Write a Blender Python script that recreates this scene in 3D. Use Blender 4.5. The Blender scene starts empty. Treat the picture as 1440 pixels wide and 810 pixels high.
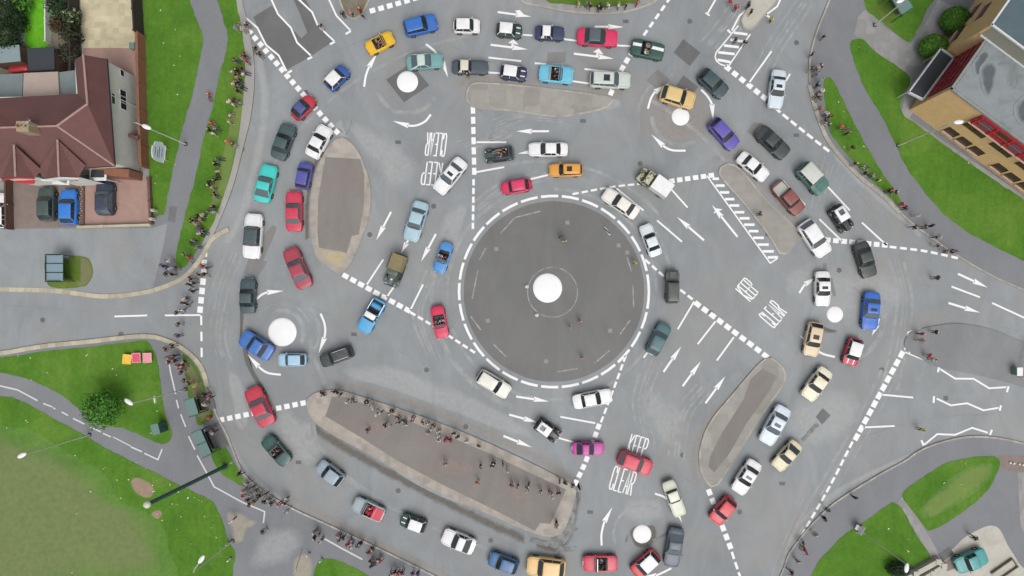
import bpy, bmesh, math, random
from mathutils import Vector, Matrix, noise

random.seed(7)
R = math.radians
SC = bpy.context.scene
COL = SC.collection
S = 12.0                    # picture pixels (of 1440) per metre on the ground
HC = 75.0                   # drone height
NX, NY = (760 - 720) / S, (405 - 415) / S      # point straight below the drone


def W(px, py, z=0.0):
    return Vector(((px - 720) / S, (405 - py) / S, z))


def at(px, py, z):
    """world point at height z that was measured at picture position px,py"""
    g = W(px, py)
    k = (HC - z) / HC
    return Vector((NX + (g.x - NX) * k, NY + (g.y - NY) * k, z))


# ------------------------------------------------------------------ materials
GAIN = 1.62                 # picture brightness of a white horizontal surface


def lin(c):
    c = c / 255.0
    return c / 12.92 if c <= 0.04045 else ((c + 0.055) / 1.055) ** 2.4


def alb(rgb, g=None):
    return tuple(min(0.8, lin(v) / (g or GAIN)) for v in rgb)


class NT:
    def __init__(self, name):
        self.m = bpy.data.materials.new(name)
        self.m.use_nodes = True
        self.t = self.m.node_tree
        self.b = self.t.nodes['Principled BSDF']
        self.out = self.t.nodes['Material Output']
        self.co = None

    def n(self, kind, **kw):
        nd = self.t.nodes.new(kind)
        for k, v in kw.items():
            setattr(nd, k, v)
        return nd

    def l(self, a, b):
        self.t.links.new(a, b)

    def coord(self):
        if self.co is None:
            g = self.n('ShaderNodeNewGeometry')
            self.co = g.outputs['Position']
        return self.co

    def noise(self, scale, detail=4, rough=0.55, stretch=None, dist=0.0):
        nz = self.n('ShaderNodeTexNoise')
        nz.inputs['Scale'].default_value = scale
        nz.inputs['Detail'].default_value = detail
        nz.inputs['Roughness'].default_value = rough
        nz.inputs['Distortion'].default_value = dist
        if stretch:
            mp = self.n('ShaderNodeMapping')
            mp.inputs['Scale'].default_value = stretch
            self.l(self.coord(), mp.inputs['Vector'])
            self.l(mp.outputs[0], nz.inputs['Vector'])
        else:
            self.l(self.coord(), nz.inputs['Vector'])
        return nz.outputs['Fac']

    def ramp(self, fac, stops):
        r = self.n('ShaderNodeValToRGB')
        e = r.color_ramp.elements
        while len(e) < len(stops):
            e.new(0.5)
        for i, (p, c) in enumerate(stops):
            e[i].position = p
            if isinstance(c, (int, float)):
                c = (c, c, c)
            e[i].color = (*c[:3], 1)
        self.l(fac, r.inputs['Fac'])
        return r.outputs['Color']

    def mix(self, fac, a, b, mode='MIX'):
        x = self.n('ShaderNodeMix', data_type='RGBA', blend_type=mode)
        for sock, v in ((x.inputs[0], fac), (x.inputs[6], a), (x.inputs[7], b)):
            if hasattr(v, 'is_linked'):
                self.l(v, sock)
            elif isinstance(v, (int, float)):
                sock.default_value = v
            else:
                sock.default_value = (*v[:3], 1)
        return x.outputs[2]

    def bump(self, h, strength=0.3, dist=0.02):
        b = self.n('ShaderNodeBump')
        b.inputs['Strength'].default_value = strength
        b.inputs['Distance'].default_value = dist
        self.l(h, b.inputs['Height'])
        self.l(b.outputs[0], self.b.inputs['Normal'])

    def base(self, c):
        if hasattr(c, 'is_linked'):
            self.l(c, self.b.inputs['Base Color'])
        else:
            self.b.inputs['Base Color'].default_value = (*c[:3], 1)

    def rough(self, v):
        self.b.inputs['Roughness'].default_value = v

    def alpha(self, fac):
        self.l(fac, self.b.inputs['Alpha'])


SURF = {}


def asphalt_col(t, rgb, var, worn, warm):
    c = alb(rgb)
    lo = tuple(v * (1 - var) for v in c)
    hi = tuple(v * (1 + var) for v in c)
    big = t.noise(0.045, 5, 0.6, dist=0.6)
    col = t.ramp(big, [(0.3, lo), (0.7, hi)])
    streak = t.noise(0.5, 6, 0.7, stretch=(0.55, 0.25, 1), dist=1.2)
    col = t.mix(worn, col, t.ramp(streak, [(0.3, 0.28), (0.7, 0.72)]), 'OVERLAY')
    if warm:
        pat = t.noise(0.13, 3, 0.5, dist=0.8)
        col = t.mix(t.ramp(pat, [(0.5, 0.0), (0.7, 0.55)]), col, alb(warm))
    grit = t.noise(14.0, 2, 0.7)
    col = t.mix(0.22, col, t.ramp(grit, [(0.25, 0.2), (0.75, 0.8)]), 'OVERLAY')
    return col, grit


def asphalt(name, rgb, var=0.14, worn=0.25, warm=None, seed=0.0):
    t = NT(name)
    col, grit = asphalt_col(t, rgb, var, worn, warm)
    SURF[name] = lambda u: asphalt_col(u, rgb, var, worn, warm)[0]
    t.base(col)
    t.rough(0.85)
    t.bump(grit, 0.25, 0.01)
    return t.m


def grass_col(t, a, b, c, scale):
    col = t.ramp(t.noise(scale, 6, 0.62, dist=0.5), [(0.28, alb(a)), (0.5, alb(b)), (0.74, alb(c))])
    fine = t.noise(3.2, 5, 0.75)
    col = t.mix(0.40, col, t.ramp(fine, [(0.25, 0.2), (0.75, 0.8)]), 'OVERLAY')
    mow = t.noise(0.8, 2, 0.5, stretch=(2.4, 0.25, 1))
    col = t.mix(0.15, col, t.ramp(mow, [(0.3, 0.3), (0.7, 0.7)]), 'OVERLAY')
    return col


def grass_mat(name, a, b, c, scale=0.18):
    t = NT(name)
    SURF[name] = lambda u: grass_col(u, a, b, c, scale)
    t.base(grass_col(t, a, b, c, scale))
    t.rough(0.95)
    t.b.inputs['Specular IOR Level'].default_value = 0.15
    t.bump(t.noise(9.0, 3, 0.7), 0.5, 0.06)
    return t.m


def rough_mat(name, rgb, var=0.15, scale=2.0, rough=0.8, stain=None, cells=None):
    t = NT(name)
    c = alb(rgb)
    SURF[name] = lambda u: u.ramp(u.noise(scale, 5, 0.65), [(0.3, tuple(v * (1 - var) for v in c)), (0.7, tuple(min(.82, v * (1 + var)) for v in c))])
    col = SURF[name](t)
    if stain:
        s = t.noise(0.35, 5, 0.7, dist=1.0)
        col = t.mix(t.ramp(s, [(0.5, 0.0), (0.66, 0.8)]), col, alb(stain))
    if name.startswith(('kerb', 'cream_kerb')):
        gi = t.n('ShaderNodeNewGeometry')
        col = t.mix(.55, col, t.ramp(gi.outputs['Random Per Island'], [(0.0, .36), (1.0, .62)]), 'OVERLAY')
    if cells:
        vo = t.n('ShaderNodeTexVoronoi', distance='CHEBYCHEV')
        vo.inputs['Scale'].default_value = cells
        vo.inputs['Randomness'].default_value = .25
        t.l(t.coord(), vo.inputs['Vector'])
        sp = t.n('ShaderNodeSeparateColor')
        t.l(vo.outputs['Color'], sp.inputs[0])
        col = t.mix(.5, col, t.ramp(sp.outputs[0], [(0.0, .38), (1.0, .60)]), 'OVERLAY')
    t.base(col)
    t.rough(rough)
    t.bump(t.noise(scale * 6, 3, 0.6), 0.2, 0.01)
    return t.m


def soft_mat(name, rgb, scale=1.2, strength=1.0, base='road_asphalt', key=None):
    """thin worn area: the same surface as below it, changing colour towards its middle (mesh attribute 'fade')"""
    t = NT(name)
    c = alb(rgb)
    col = t.ramp(t.noise(2.0, 5, 0.65), [(0.3, tuple(v * 0.85 for v in c)), (0.7, tuple(v * 1.15 for v in c))])
    t.rough(0.9)
    a = t.n('ShaderNodeAttribute', attribute_name='fade')
    nz = t.noise(scale, 5, 0.7)
    m = t.n('ShaderNodeMath', operation='MULTIPLY_ADD')
    t.l(nz, m.inputs[0])
    m.inputs[1].default_value = 1.5
    m.inputs[2].default_value = -0.75
    ad = t.n('ShaderNodeMath', operation='MULTIPLY_ADD')
    t.l(a.outputs['Fac'], ad.inputs[0])
    ad.inputs[1].default_value = 1.35
    t.l(m.outputs[0], ad.inputs[2])
    r = t.ramp(ad.outputs[0], [(0.30, 0.0), (1.0, strength)])
    t.base(t.mix(r, SURF[base](t), col))
    return t.m


def faded_mat(name, rgb, lo, hi, scale=1.5, amax=0.9, base='road_asphalt'):
    t = NT(name)
    t.base(t.mix(t.ramp(t.noise(scale, 5, 0.75), [(lo, 0.0), (hi, amax)]), SURF[base](t), alb(rgb)))
    t.rough(0.8)
    return t.m


M = {}
M['road'] = asphalt('road_asphalt', (149, 154, 156), 0.12, 0.30, (156, 153, 149))
M['circle'] = asphalt('old_asphalt', (121, 121, 120), 0.09, 0.26, (128, 125, 121))
M['path'] = asphalt('path_asphalt', (131, 134, 138), 0.08, 0.18)
M['e_pave'] = asphalt('east_pavement', (137, 139, 140), 0.08, 0.25)
M['footway'] = asphalt('pale_footway', (168, 166, 161), 0.08, 0.3, (160, 156, 150))
M['island_in'] = asphalt('island_asphalt', (136, 131, 126), 0.08, 0.24, (142, 131, 125))
M['patch'] = asphalt('repair_asphalt', (114, 114, 115), 0.12, 0.3)
M['old_patch'] = asphalt('old_repair_asphalt', (134, 134, 132), 0.10, 0.3)
M['kerb'] = rough_mat('kerb_stone', (178, 173, 162), 0.14, 1.2, 0.85)
M['kerb_cream'] = rough_mat('cream_kerb_stone', (194, 185, 162), 0.14, 1.0, 0.85)
M['paving'] = rough_mat('buff_paving', (178, 170, 160), 0.10, 0.9, 0.85, (158, 152, 144), 1.5)
M['paving_grey'] = rough_mat('grey_paving', (162, 159, 151), 0.10, 0.6, 0.85, (150, 148, 141), .5)
M['slab'] = rough_mat('paving_slab', (156, 156, 154), 0.10, 1.2, 0.85, None, 1.1)
M['concrete'] = rough_mat('pale_concrete', (200, 196, 184), 0.08, 0.8, 0.85, (182, 176, 164))
M['patio'] = rough_mat('cream_patio', (212, 201, 168), 0.08, 0.9, 0.85, (196, 184, 150), 1.4)
M['brick_drive'] = rough_mat('pink_block_paving', (178, 146, 134), 0.08, 1.5, 0.85, (166, 134, 124))
M['brown_drive'] = rough_mat('brown_drive', (142, 128, 120), 0.10, 1.2, 0.85, (128, 114, 108))
M['soil'] = rough_mat('bare_soil', (132, 124, 106), 0.2, 1.5, 0.95)
M['grass'] = grass_mat('turf', (74, 120, 36), (90, 134, 44), (112, 146, 60))
M['grass2'] = grass_mat('verge_turf', (80, 114, 42), (96, 126, 48), (120, 134, 66))
M['bright_grass'] = grass_mat('garden_lawn', (96, 172, 36), (112, 192, 44), (130, 198, 60), 0.6)
M['ground'] = grass_mat('far_turf', (70, 110, 36), (84, 120, 44), (104, 124, 60))
M['sand'] = soft_mat('sandy_wear', (176, 167, 146), 0.8, 0.7, 'path_asphalt')
M['sand_isl'] = soft_mat('sandy_paving', (190, 178, 140), 0.8, 0.85, 'buff_paving')
M['dirt'] = soft_mat('bare_earth', (162, 138, 118), 0.9, 1.0, 'turf')
M['dirt2'] = soft_mat('bare_verge', (136, 128, 100), 0.9, 0.7, 'verge_turf')
M['olive'] = soft_mat('worn_turf', (118, 131, 78), 0.12, 0.92, 'turf')
M['straw'] = soft_mat('dry_turf', (142, 150, 86), 1.8, 0.42, 'turf')
M['stain'] = soft_mat('oil_stain', (108, 105, 98), 0.8, 0.95)
M['pale'] = soft_mat('pale_wear', (184, 186, 185), 0.35, 0.42)
M['pale_path'] = soft_mat('pale_path_wear', (172, 174, 174), 0.35, 0.6, 'path_asphalt')
M['brownish'] = soft_mat('brown_wear', (152, 145, 138), 0.5, 0.7)
M['reddish'] = soft_mat('reddish_wear', (150, 132, 126), 0.5, 0.7, 'island_asphalt')
M['tar'] = faded_mat('tar_marks', (108, 106, 102), 0.40, 0.58, 1.1, 0.8)
M['joint'] = faded_mat('road_joint_tar', (126, 126, 124), 0.44, 0.62, 0.8, 0.8)
M['white_line'] = faded_mat('road_paint', (255, 255, 255), 0.14, 0.30, 4.0, 1.0)
M['path_line'] = faded_mat('path_paint', (225, 225, 225), 0.22, 0.40, 3.0, 0.95, 'path_asphalt')
M['faded_line'] = faded_mat('worn_road_paint', (205, 205, 203), 0.36, 0.62, 1.4, 0.75, 'old_asphalt')
M['tyre_arc'] = faded_mat('tyre_polish', (190, 191, 190), 0.42, 0.72, 0.7, 0.65)
M['dome'] = rough_mat('dome_paint', (255, 255, 255), 0.02, 1.0, 0.6)
M['flower'] = rough_mat('daisy_white', (240, 240, 225), 0.05, 3)


def simple(name, rgb, rough=0.5, metal=0.0, coat=0.0, var=0.0, spec=0.5):
    t = NT(name)
    if var:
        c = alb(rgb)
        t.base(t.ramp(t.noise(3.0, 4, 0.6), [(0.3, tuple(v * (1 - var) for v in c)), (0.7, tuple(v * (1 + var) for v in c))]))
    else:
        t.base(alb(rgb))
    t.rough(rough)
    t.b.inputs['Metallic'].default_value = metal
    t.b.inputs['Coat Weight'].default_value = coat
    t.b.inputs['Coat Roughness'].default_value = 0.08
    t.b.inputs['Specular IOR Level'].default_value = spec
    return t.m


_pc = {}


def paint(rgb):
    if rgb not in _pc:
        t = NT('car_paint')
        c = alb(rgb)
        d = t.noise(1.3, 5, 0.7)
        dust = alb((150, 146, 138))
        cc = t.ramp(d, [(0.3, tuple(v * 0.92 for v in c)), (0.7, tuple(min(.82, v * 1.06) for v in c))])
        t.base(t.mix(t.ramp(t.noise(2.3, 5, 0.7), [(.45, 0.0), (.8, .16)]), cc, dust))
        t.rough(0.5)
        t.b.inputs['Coat Weight'].default_value = 0.25
        t.b.inputs['Coat Roughness'].default_value = 0.18
        _pc[rgb] = t.m
    return _pc[rgb]


_cc = {}


def cloth(rgb):
    if rgb not in _cc:
        _cc[rgb] = simple('cloth', rgb, 0.9, var=0.08, spec=0.2)
    return _cc[rgb]


M['glass'] = simple('tinted_glass', (46, 54, 58), 0.06, spec=0.6)
M['glass_grey'] = simple('grey_glass', (92, 104, 110), 0.08, spec=0.6)
M['rubber'] = simple('tyre_rubber', (34, 34, 34), 0.85)
M['chrome'] = simple('chrome_trim', (235, 235, 238), 0.18, metal=1.0)
M['steel'] = simple('wheel_steel', (190, 190, 192), 0.35, metal=0.8)
M['black_trim'] = simple('black_trim', (30, 30, 32), 0.6)
M['dark_inside'] = simple('dark_interior', (44, 42, 44), 0.8)
M['lamp_glass'] = simple('headlamp_glass', (235, 238, 240), 0.12)
M['tail'] = simple('tail_lamp_red', (170, 24, 28), 0.25)
M['canvas_khaki'] = simple('khaki_canvas', (142, 130, 96), 0.95, var=0.12)
M['galv'] = simple('galvanised_steel', (206, 210, 190), 0.5, metal=0.0, var=0.06)
M['lamp_white'] = simple('lamp_cover_white', (248, 248, 248), 0.4)
M['mast_green'] = simple('dark_green_paint', (48, 88, 76), 0.5, var=0.08)
M['leather_red'] = simple('red_leather', (206, 40, 66), 0.6, var=0.06)
M['leather_tan'] = simple('tan_leather', (150, 118, 92), 0.6, var=0.06)
M['leather_grey'] = simple('grey_leather', (120, 120, 124), 0.6, var=0.06)


# ------------------------------------------------------------------ mesh tools
class MB:
    def __init__(self):
        self.v, self.f, self.mi, self.cur = [], [], [], 0

    def add(self, verts, faces):
        o = len(self.v)
        self.v += [tuple(v) for v in verts]
        for f in faces:
            self.f.append([i + o for i in f])
            self.mi.append(self.cur)

    def box(self, c, s, rz=0.0, taper=1.0, rot=None):
        hx, hy, hz = s[0] / 2, s[1] / 2, s[2] / 2
        m = rot or Matrix.Rotation(rz, 3, 'Z')
        vs = []
        for z, k in ((-hz, 1.0), (hz, taper)):
            for x, y in ((-hx, -hy), (hx, -hy), (hx, hy), (-hx, hy)):
                vs.append(Vector(c) + m @ Vector((x * k, y * k, z)))
        self.add(vs, [(3, 2, 1, 0), (4, 5, 6, 7), (0, 1, 5, 4), (1, 2, 6, 5), (2, 3, 7, 6), (3, 0, 4, 7)])

    def rbox(self, c, s, r=0.03, rz=0.0):
        """box with chamfered vertical and top edges"""
        hx, hy, hz = s[0] / 2, s[1] / 2, s[2] / 2
        r = min(r, hx * .6, hy * .6, hz * .6)
        m = Matrix.Rotation(rz, 3, 'Z')

        def ring(ix, z):
            x, y, k = hx - ix, hy - ix, r
            p = [(x - k, -y), (x, -y + k), (x, y - k), (x - k, y), (-x + k, y), (-x, y - k), (-x, -y + k), (-x + k, -y)]
            return [Vector(c) + m @ Vector((a, b, z)) for a, b in p]
        rs = [ring(r, -hz), ring(0, -hz + r), ring(0, hz - r), ring(r, hz)]
        self.loft(rs, cap=True)

    def loft(self, rings, cap=True, closed=True):
        n = len(rings[0])
        vs = [p for r in rings for p in r]
        fs = []
        for i in range(len(rings) - 1):
            for j in range(n if closed else n - 1):
                a, b = i * n + j, i * n + (j + 1) % n
                fs.append((a, b, b + n, a + n))
        if cap:
            fs.append(tuple(range(n - 1, -1, -1)))
            fs.append(tuple((len(rings) - 1) * n + j for j in range(n)))
        self.add(vs, fs)

    def tube(self, p0, p1, r0, r1=None, n=8):
        p0, p1 = Vector(p0), Vector(p1)
        r1 = r0 if r1 is None else r1
        d = (p1 - p0)
        if d.length < 1e-6:
            return
        q = d.to_track_quat('Z', 'Y').to_matrix()
        rs = []
        for p, r in ((p0, r0), (p1, r1)):
            rs.append([p + q @ Vector((r * math.cos(a * 2 * math.pi / n), r * math.sin(a * 2 * math.pi / n), 0)) for a in range(n)])
        self.loft(rs)

    def path(self, pts, r, n=6):
        for a, b in zip(pts, pts[1:]):
            self.tube(a, b, r, r, n)

    def ell(self, c, s, n=10, m=6, rot=None):
        rs = []
        for i in range(m + 1):
            t = math.pi * i / m
            rr = max(math.sin(t), 0.02)
            rs.append([Vector(c) + (rot or Matrix.Identity(3)) @ Vector((s[0] * rr * math.cos(2 * math.pi * j / n), s[1] * rr * math.sin(2 * math.pi * j / n), -s[2] * math.cos(t))) for j in range(n)])
        self.loft(rs)

    def prism(self, pts, z0, z1):
        a = sum(p[0] * q[1] - q[0] * p[1] for p, q in zip(pts, pts[1:] + pts[:1]))
        if a < 0:
            pts = pts[::-1]
        n = len(pts)
        vs = [(p[0], p[1], z0) for p in pts] + [(p[0], p[1], z1) for p in pts]
        fs = [tuple(range(n, 2 * n))] + [(i, (i + 1) % n, n + (i + 1) % n, n + i) for i in range(n)]
        self.add(vs, fs)

    def sheet(self, pts, z):
        a = sum(p[0] * q[1] - q[0] * p[1] for p, q in zip(pts, pts[1:] + pts[:1]))
        if a < 0:
            pts = pts[::-1]
        self.add([(p[0], p[1], z) for p in pts], [tuple(range(len(pts)))])

    def build(self, name, mats, parent=None, smooth=None, loc=None, rz=None):
        me = bpy.data.meshes.new(name)
        me.from_pydata(self.v, [], self.f)
        if not isinstance(mats, (list, tuple)):
            mats = [mats]
        for m in mats:
            me.materials.append(m)
        if len(mats) > 1:
            me.polygons.foreach_set('material_index', self.mi)
        bm = bmesh.new()
        bm.from_mesh(me)
        bmesh.ops.recalc_face_normals(bm, faces=bm.faces)
        bm.to_mesh(me)
        bm.free()
        if smooth:
            me.polygons.foreach_set('use_smooth', [True] * len(me.polygons))
            me.set_sharp_from_angle(angle=R(smooth))
        me.update()
        o = bpy.data.objects.new(name, me)
        COL.objects.link(o)
        if parent:
            o.parent = parent
        if loc is not None:
            o.location = loc
        if rz is not None:
            o.rotation_euler.z = rz
        return o


def tag(o, label=None, cat=None, group=None, kind=None):
    for k, v in (('label', label), ('category', cat), ('group', group), ('kind', kind)):
        if v:
            o[k] = v
    return o


def empty(name, loc, rz=0.0, label=None, cat=None, group=None):
    o = bpy.data.objects.new(name, None)
    COL.objects.link(o)
    o.location = loc
    o.rotation_euler.z = rz
    return tag(o, label, cat, group)


def spline(pts, closed=False, n=6):
    out = []
    m = len(pts)
    P = [Vector((p[0], p[1])) for p in pts]
    for i in range(m if closed else m - 1):
        p1, p2 = P[i], P[(i + 1) % m]
        p0 = P[(i - 1) % m] if closed or i > 0 else p1 * 2 - p2
        p3 = P[(i + 2) % m] if closed or i + 2 < m else p2 * 2 - p1
        for k in range(n):
            t = k / n
            q = 0.5 * ((2 * p1) + (p2 - p0) * t + (2 * p0 - 5 * p1 + 4 * p2 - p3) * t * t + (3 * p1 - p0 - 3 * p2 + p3) * t ** 3)
            out.append((q.x, q.y))
    if not closed:
        out.append((P[-1].x, P[-1].y))
    return out


def wp(pts):
    return [tuple(W(x, y)[:2]) for x, y in pts]


def offsets(pts, hw):
    """left and right offset lines of a world polyline, mitred"""
    P = [Vector(p[:2]) for p in pts]
    L, Rr = [], []
    for i, p in enumerate(P):
        a = (P[i] - P[i - 1]).normalized() if i > 0 else None
        b = (P[i + 1] - P[i]).normalized() if i + 1 < len(P) else None
        a = a or b
        b = b or a
        na, nb = Vector((-a.y, a.x)), Vector((-b.y, b.x))
        n = na + nb
        n = n.normalized() if n.length > 1e-6 else na
        k = hw / max(0.4, n.dot(na))
        L.append(p + n * k)
        Rr.append(p - n * k)
    return L, Rr


def ribbon(mb, pts, w, z):
    L, Rr = offsets(pts, w / 2)
    vs = [(p.x, p.y, z) for p in L] + [(p.x, p.y, z) for p in Rr]
    n = len(L)
    mb.add(vs, [(i, n + i, n + i + 1, i + 1) for i in range(n - 1)])


def resample(pts, step):
    P = [Vector(p[:2]) for p in pts]
    out = [P[0]]
    acc = 0.0
    for a, b in zip(P, P[1:]):
        d = (b - a).length
        t = step - acc
        while t <= d:
            out.append(a + (b - a) * (t / d))
            t += step
        acc = (acc + d) % step
    return out


def dashes(mb, pts, w, dash, gap, z):
    P = [Vector(p[:2]) for p in pts]
    seg = [(b - a).length for a, b in zip(P, P[1:])]
    tot = sum(seg)

    def pos(s):
        for (a, b), d in zip(zip(P, P[1:]), seg):
            if s <= d or d == seg[-1] and (a, b) == (P[-2], P[-1]):
                return a + (b - a) * (s / d)
            s -= d
        return P[-1]
    n = max(1, round((tot + gap) / (dash + gap)))
    k = (tot + gap) / (n * (dash + gap))
    s = 0.0
    for _ in range(n):
        e = s + dash * k
        q = [pos(s), pos((s + e) / 2), pos(min(e, tot))]
        ribbon(mb, q, w, z)
        s = e + gap * k


def kerb_line(name, pts_px, w, mat, z=0.13, parent=None):
    mb = MB()
    P = resample(wp(pts_px), 0.9)
    if len(P) < 3:
        P = [Vector(p) for p in wp(pts_px)]
    L, Rr = offsets(P, w / 2)
    for i in range(len(P) - 1):
        jz = z + random.uniform(-.004, .004)
        k0, k1 = .012, .988
        l0, l1 = L[i].lerp(L[i + 1], k0), L[i].lerp(L[i + 1], k1)
        r0, r1 = Rr[i].lerp(Rr[i + 1], k0), Rr[i].lerp(Rr[i + 1], k1)
        mb.add([(*l0, -.02), (*l0, jz), (*r0, jz), (*r0, -.02), (*l1, -.02), (*l1, jz), (*r1, jz), (*r1, -.02)],
               [(0, 1, 5, 4), (1, 2, 6, 5), (2, 3, 7, 6), (0, 3, 2, 1), (4, 5, 6, 7)])
    return tag(mb.build(name, mat, parent), kind='structure')


def soft_patch(name, pts_px, inset, mat, z, parent=None, closed_spline=True):
    pts = wp(spline(pts_px, True, 4) if closed_spline else pts_px)
    c = sum((Vector(p) for p in pts), Vector((0, 0))) / len(pts)
    inn = []
    for p in pts:
        d = Vector(p) - c
        l = d.length
        inn.append(c + d * max(0.1, (l - inset) / l))
    n = len(pts)
    mb = MB()
    vs = [(p[0], p[1], z) for p in pts] + [(p.x, p.y, z) for p in inn] + [(c.x, c.y, z)]
    fs = [(i, (i + 1) % n, n + (i + 1) % n, n + i) for i in range(n)] + [(n + i, n + (i + 1) % n, 2 * n) for i in range(n)]
    mb.add(vs, fs)
    o = mb.build(name, mat, parent)
    at_ = o.data.attributes.new('fade', 'FLOAT', 'POINT')
    at_.data.foreach_set('value', [0.0] * n + [1.0] * (n + 1))
    return o


ZN = [0.0]


def next_z(base):
    ZN[0] += 0.00013
    return base + ZN[0] % 0.0035


def soft_strip(name, pts_px, width, mat, z, parent=None):
    pts = spline(wp(pts_px), False, 8)
    L, Rr = offsets(pts, width / 2)
    n = len(pts)
    mb = MB()
    vs = [(p.x, p.y, z) for p in L] + [(p[0], p[1], z) for p in pts] + [(p.x, p.y, z) for p in Rr]
    fs = []
    for r in (0, 1):
        fs += [(r * n + i, (r + 1) * n + i, (r + 1) * n + i + 1, r * n + i + 1) for i in range(n - 1)]
    mb.add(vs, fs)
    o = mb.build(name, mat, parent)
    at_ = o.data.attributes.new('fade', 'FLOAT', 'POINT')
    mid = [0.0] + [1.0] * (n - 2) + [0.0]
    at_.data.foreach_set('value', [0.0] * n + mid + [0.0] * n)
    return o


def ground_poly(name, pts_px, z, mat, smooth=True, parent=None, n=4):
    mb = MB()
    mb.prism(wp(spline(pts_px, True, n) if smooth else pts_px), -0.02, z)
    o = mb.build(name, mat, parent)
    if parent is None:
        tag(o, kind='structure')
    return o


# ------------------------------------------------------------------ ground, roads, pavements
g = MB()
g.sheet([(-900, -900), (900, -900), (900, 900), (-900, 900)], -0.08)
tag(g.build('ground', M['ground']), kind='structure')

rd = MB()
NXG, NYG = 40, 26
rd.sheet([(-82, -56), (82, -56), (82, 56), (-82, 56)], 0.0)
ROAD = tag(rd.build('road', M['road']), kind='structure')

ZP = 0.12
nw_kerb = [(360, -60), (338, -10), (350, 40), (357, 80), (358, 120), (353, 165), (342, 210), (329, 260), (314, 300), (299, 335), (284, 362), (262, 388), (235, 402), (200, 412), (150, 417), (110, 413), (75, 409), (0, 407), (-200, 405)]
nwk = spline(nw_kerb, False, 5)
ground_poly('pavement', nwk + [(-200, -60)], ZP, M['path'], smooth=False)
kerb_line('kerb', spline([(322, 322), (299, 336), (284, 362), (262, 388), (235, 402), (200, 412), (150, 417), (110, 413), (75, 409), (0, 407), (-200, 405)], False, 5), 0.5, M['kerb_cream'], 0.135)
ground_poly('footway', spline([(338, -40), (339, -10), (350, 40), (357, 80), (358, 120), (353, 165), (342, 210), (329, 260), (314, 300), (299, 335)], False, 5) + spline([(285, 345), (300, 305), (316, 262), (328, 210), (336, 165), (341, 120), (341, 80), (338, 40), (330, 0), (326, -40)], False, 5), 0.126, M['footway'], smooth=False)
sw_kerb = [(-200, 510), (-60, 501), (0, 497), (60, 487), (130, 480), (180, 474), (210, 473), (230, 477), (259, 491), (283, 515), (294, 550), (305, 583), (320, 612), (334, 648), (348, 672), (385, 700), (418, 718), (462, 738), (520, 765), (576, 792), (640, 825), (700, 860)]
swk = spline(sw_kerb, False, 5)
ground_poly('pavement', swk + [(700, 960), (-200, 960)], ZP, M['path'], smooth=False)
kerb_line('kerb', spline(sw_kerb[:11], False, 5), 0.5, M['kerb_cream'], 0.135)
kerb_line('kerb', spline(sw_kerb[10:], False, 5), 0.22, M['kerb'], 0.135)
ne_kerb = [(1185, -60), (1166, 0), (1150, 40), (1139, 80), (1138, 120), (1146, 152), (1158, 186), (1168, 204), (1188, 228), (1212, 252), (1242, 276), (1266, 300), (1292, 322), (1348, 361), (1391, 386), (1440, 408), (1560, 455)]
nek = spline(ne_kerb, False, 5)
ground_poly('pavement', nek + [(1560, -60)], ZP, M['path'], smooth=False)
kerb_line('kerb', spline(ne_kerb[4:12], False, 5), 0.45, M['kerb'], 0.135)
kerb_line('kerb', spline(ne_kerb[11:], False, 5), 0.2, M['kerb'], 0.135)
kerb_line('kerb', spline(ne_kerb[:5], False, 5), 0.2, M['kerb'], 0.135)
e_poly = [(1272, 488), (1278, 469), (1295, 462), (1328, 456), (1349, 455), (1382, 460), (1410, 469), (1440, 481), (1560, 520), (1560, 585), (1440, 545), (1402, 534), (1372, 527), (1318, 516), (1296, 505)]
ground_poly('pavement', e_poly, 0.1, M['e_pave'])
se_kerb = [(1055, 880), (1097, 810), (1108, 781), (1130, 750), (1152, 726), (1172, 708), (1202, 688), (1242, 664), (1272, 648), (1292, 634), (1322, 622), (1362, 614), (1402, 616), (1440, 624), (1560, 655)]
sek = spline(se_kerb, False, 5)
ground_poly('pavement', sek + [(1560, 960), (1055, 960)], ZP, M['path'], smooth=False)
kerb_line('kerb', sek, 0.2, M['kerb'], 0.135)
n_kerb = [(705, -50), (732, 0), (756, 8), (796, 16), (836, 20), (864, 19), (884, 16), (904, 10), (924, 0), (950, -40)]
nk = spline(n_kerb, False, 5)
ground_poly('pavement', nk + [(950, -120), (705, -120)], ZP, M['slab'], smooth=False)
kerb_line('kerb', nk, 0.22, M['kerb'], 0.135)
corner = spline([(470, -60), (476, -10), (482, 12), (491, 26), (503, 26), (514, 12), (522, -10), (530, -60)], False, 5)
ground_poly('pavement', corner, ZP, M['soil'], smooth=False)
kerb_line('kerb', corner, 0.22, M['kerb'], 0.135)

# the flat turf of each verge and lawn
Z1 = 0.145


def turf(pts, mat='grass', z=Z1, sm=True):
    mb = MB()
    q = spline(pts, True, 6) if sm else pts
    ww = []
    src = resample(wp(q + [q[0]]), 0.35)
    for p in src:
        j = noise.noise(Vector((p.x * 1.3, p.y * 1.3, 3.1))) * 0.10 + noise.noise(Vector((p.x * 4, p.y * 4, 9.1))) * 0.05
        j2 = noise.noise(Vector((p.x * 1.3, p.y * 1.3, 7.7))) * 0.10 + noise.noise(Vector((p.x * 4, p.y * 4, 1.1))) * 0.05
        ww.append((p.x + j, p.y + j2))
    mb.prism(ww, 0.0, z)
    return tag(mb.build('grass', M[mat]), kind='stuff')


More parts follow.
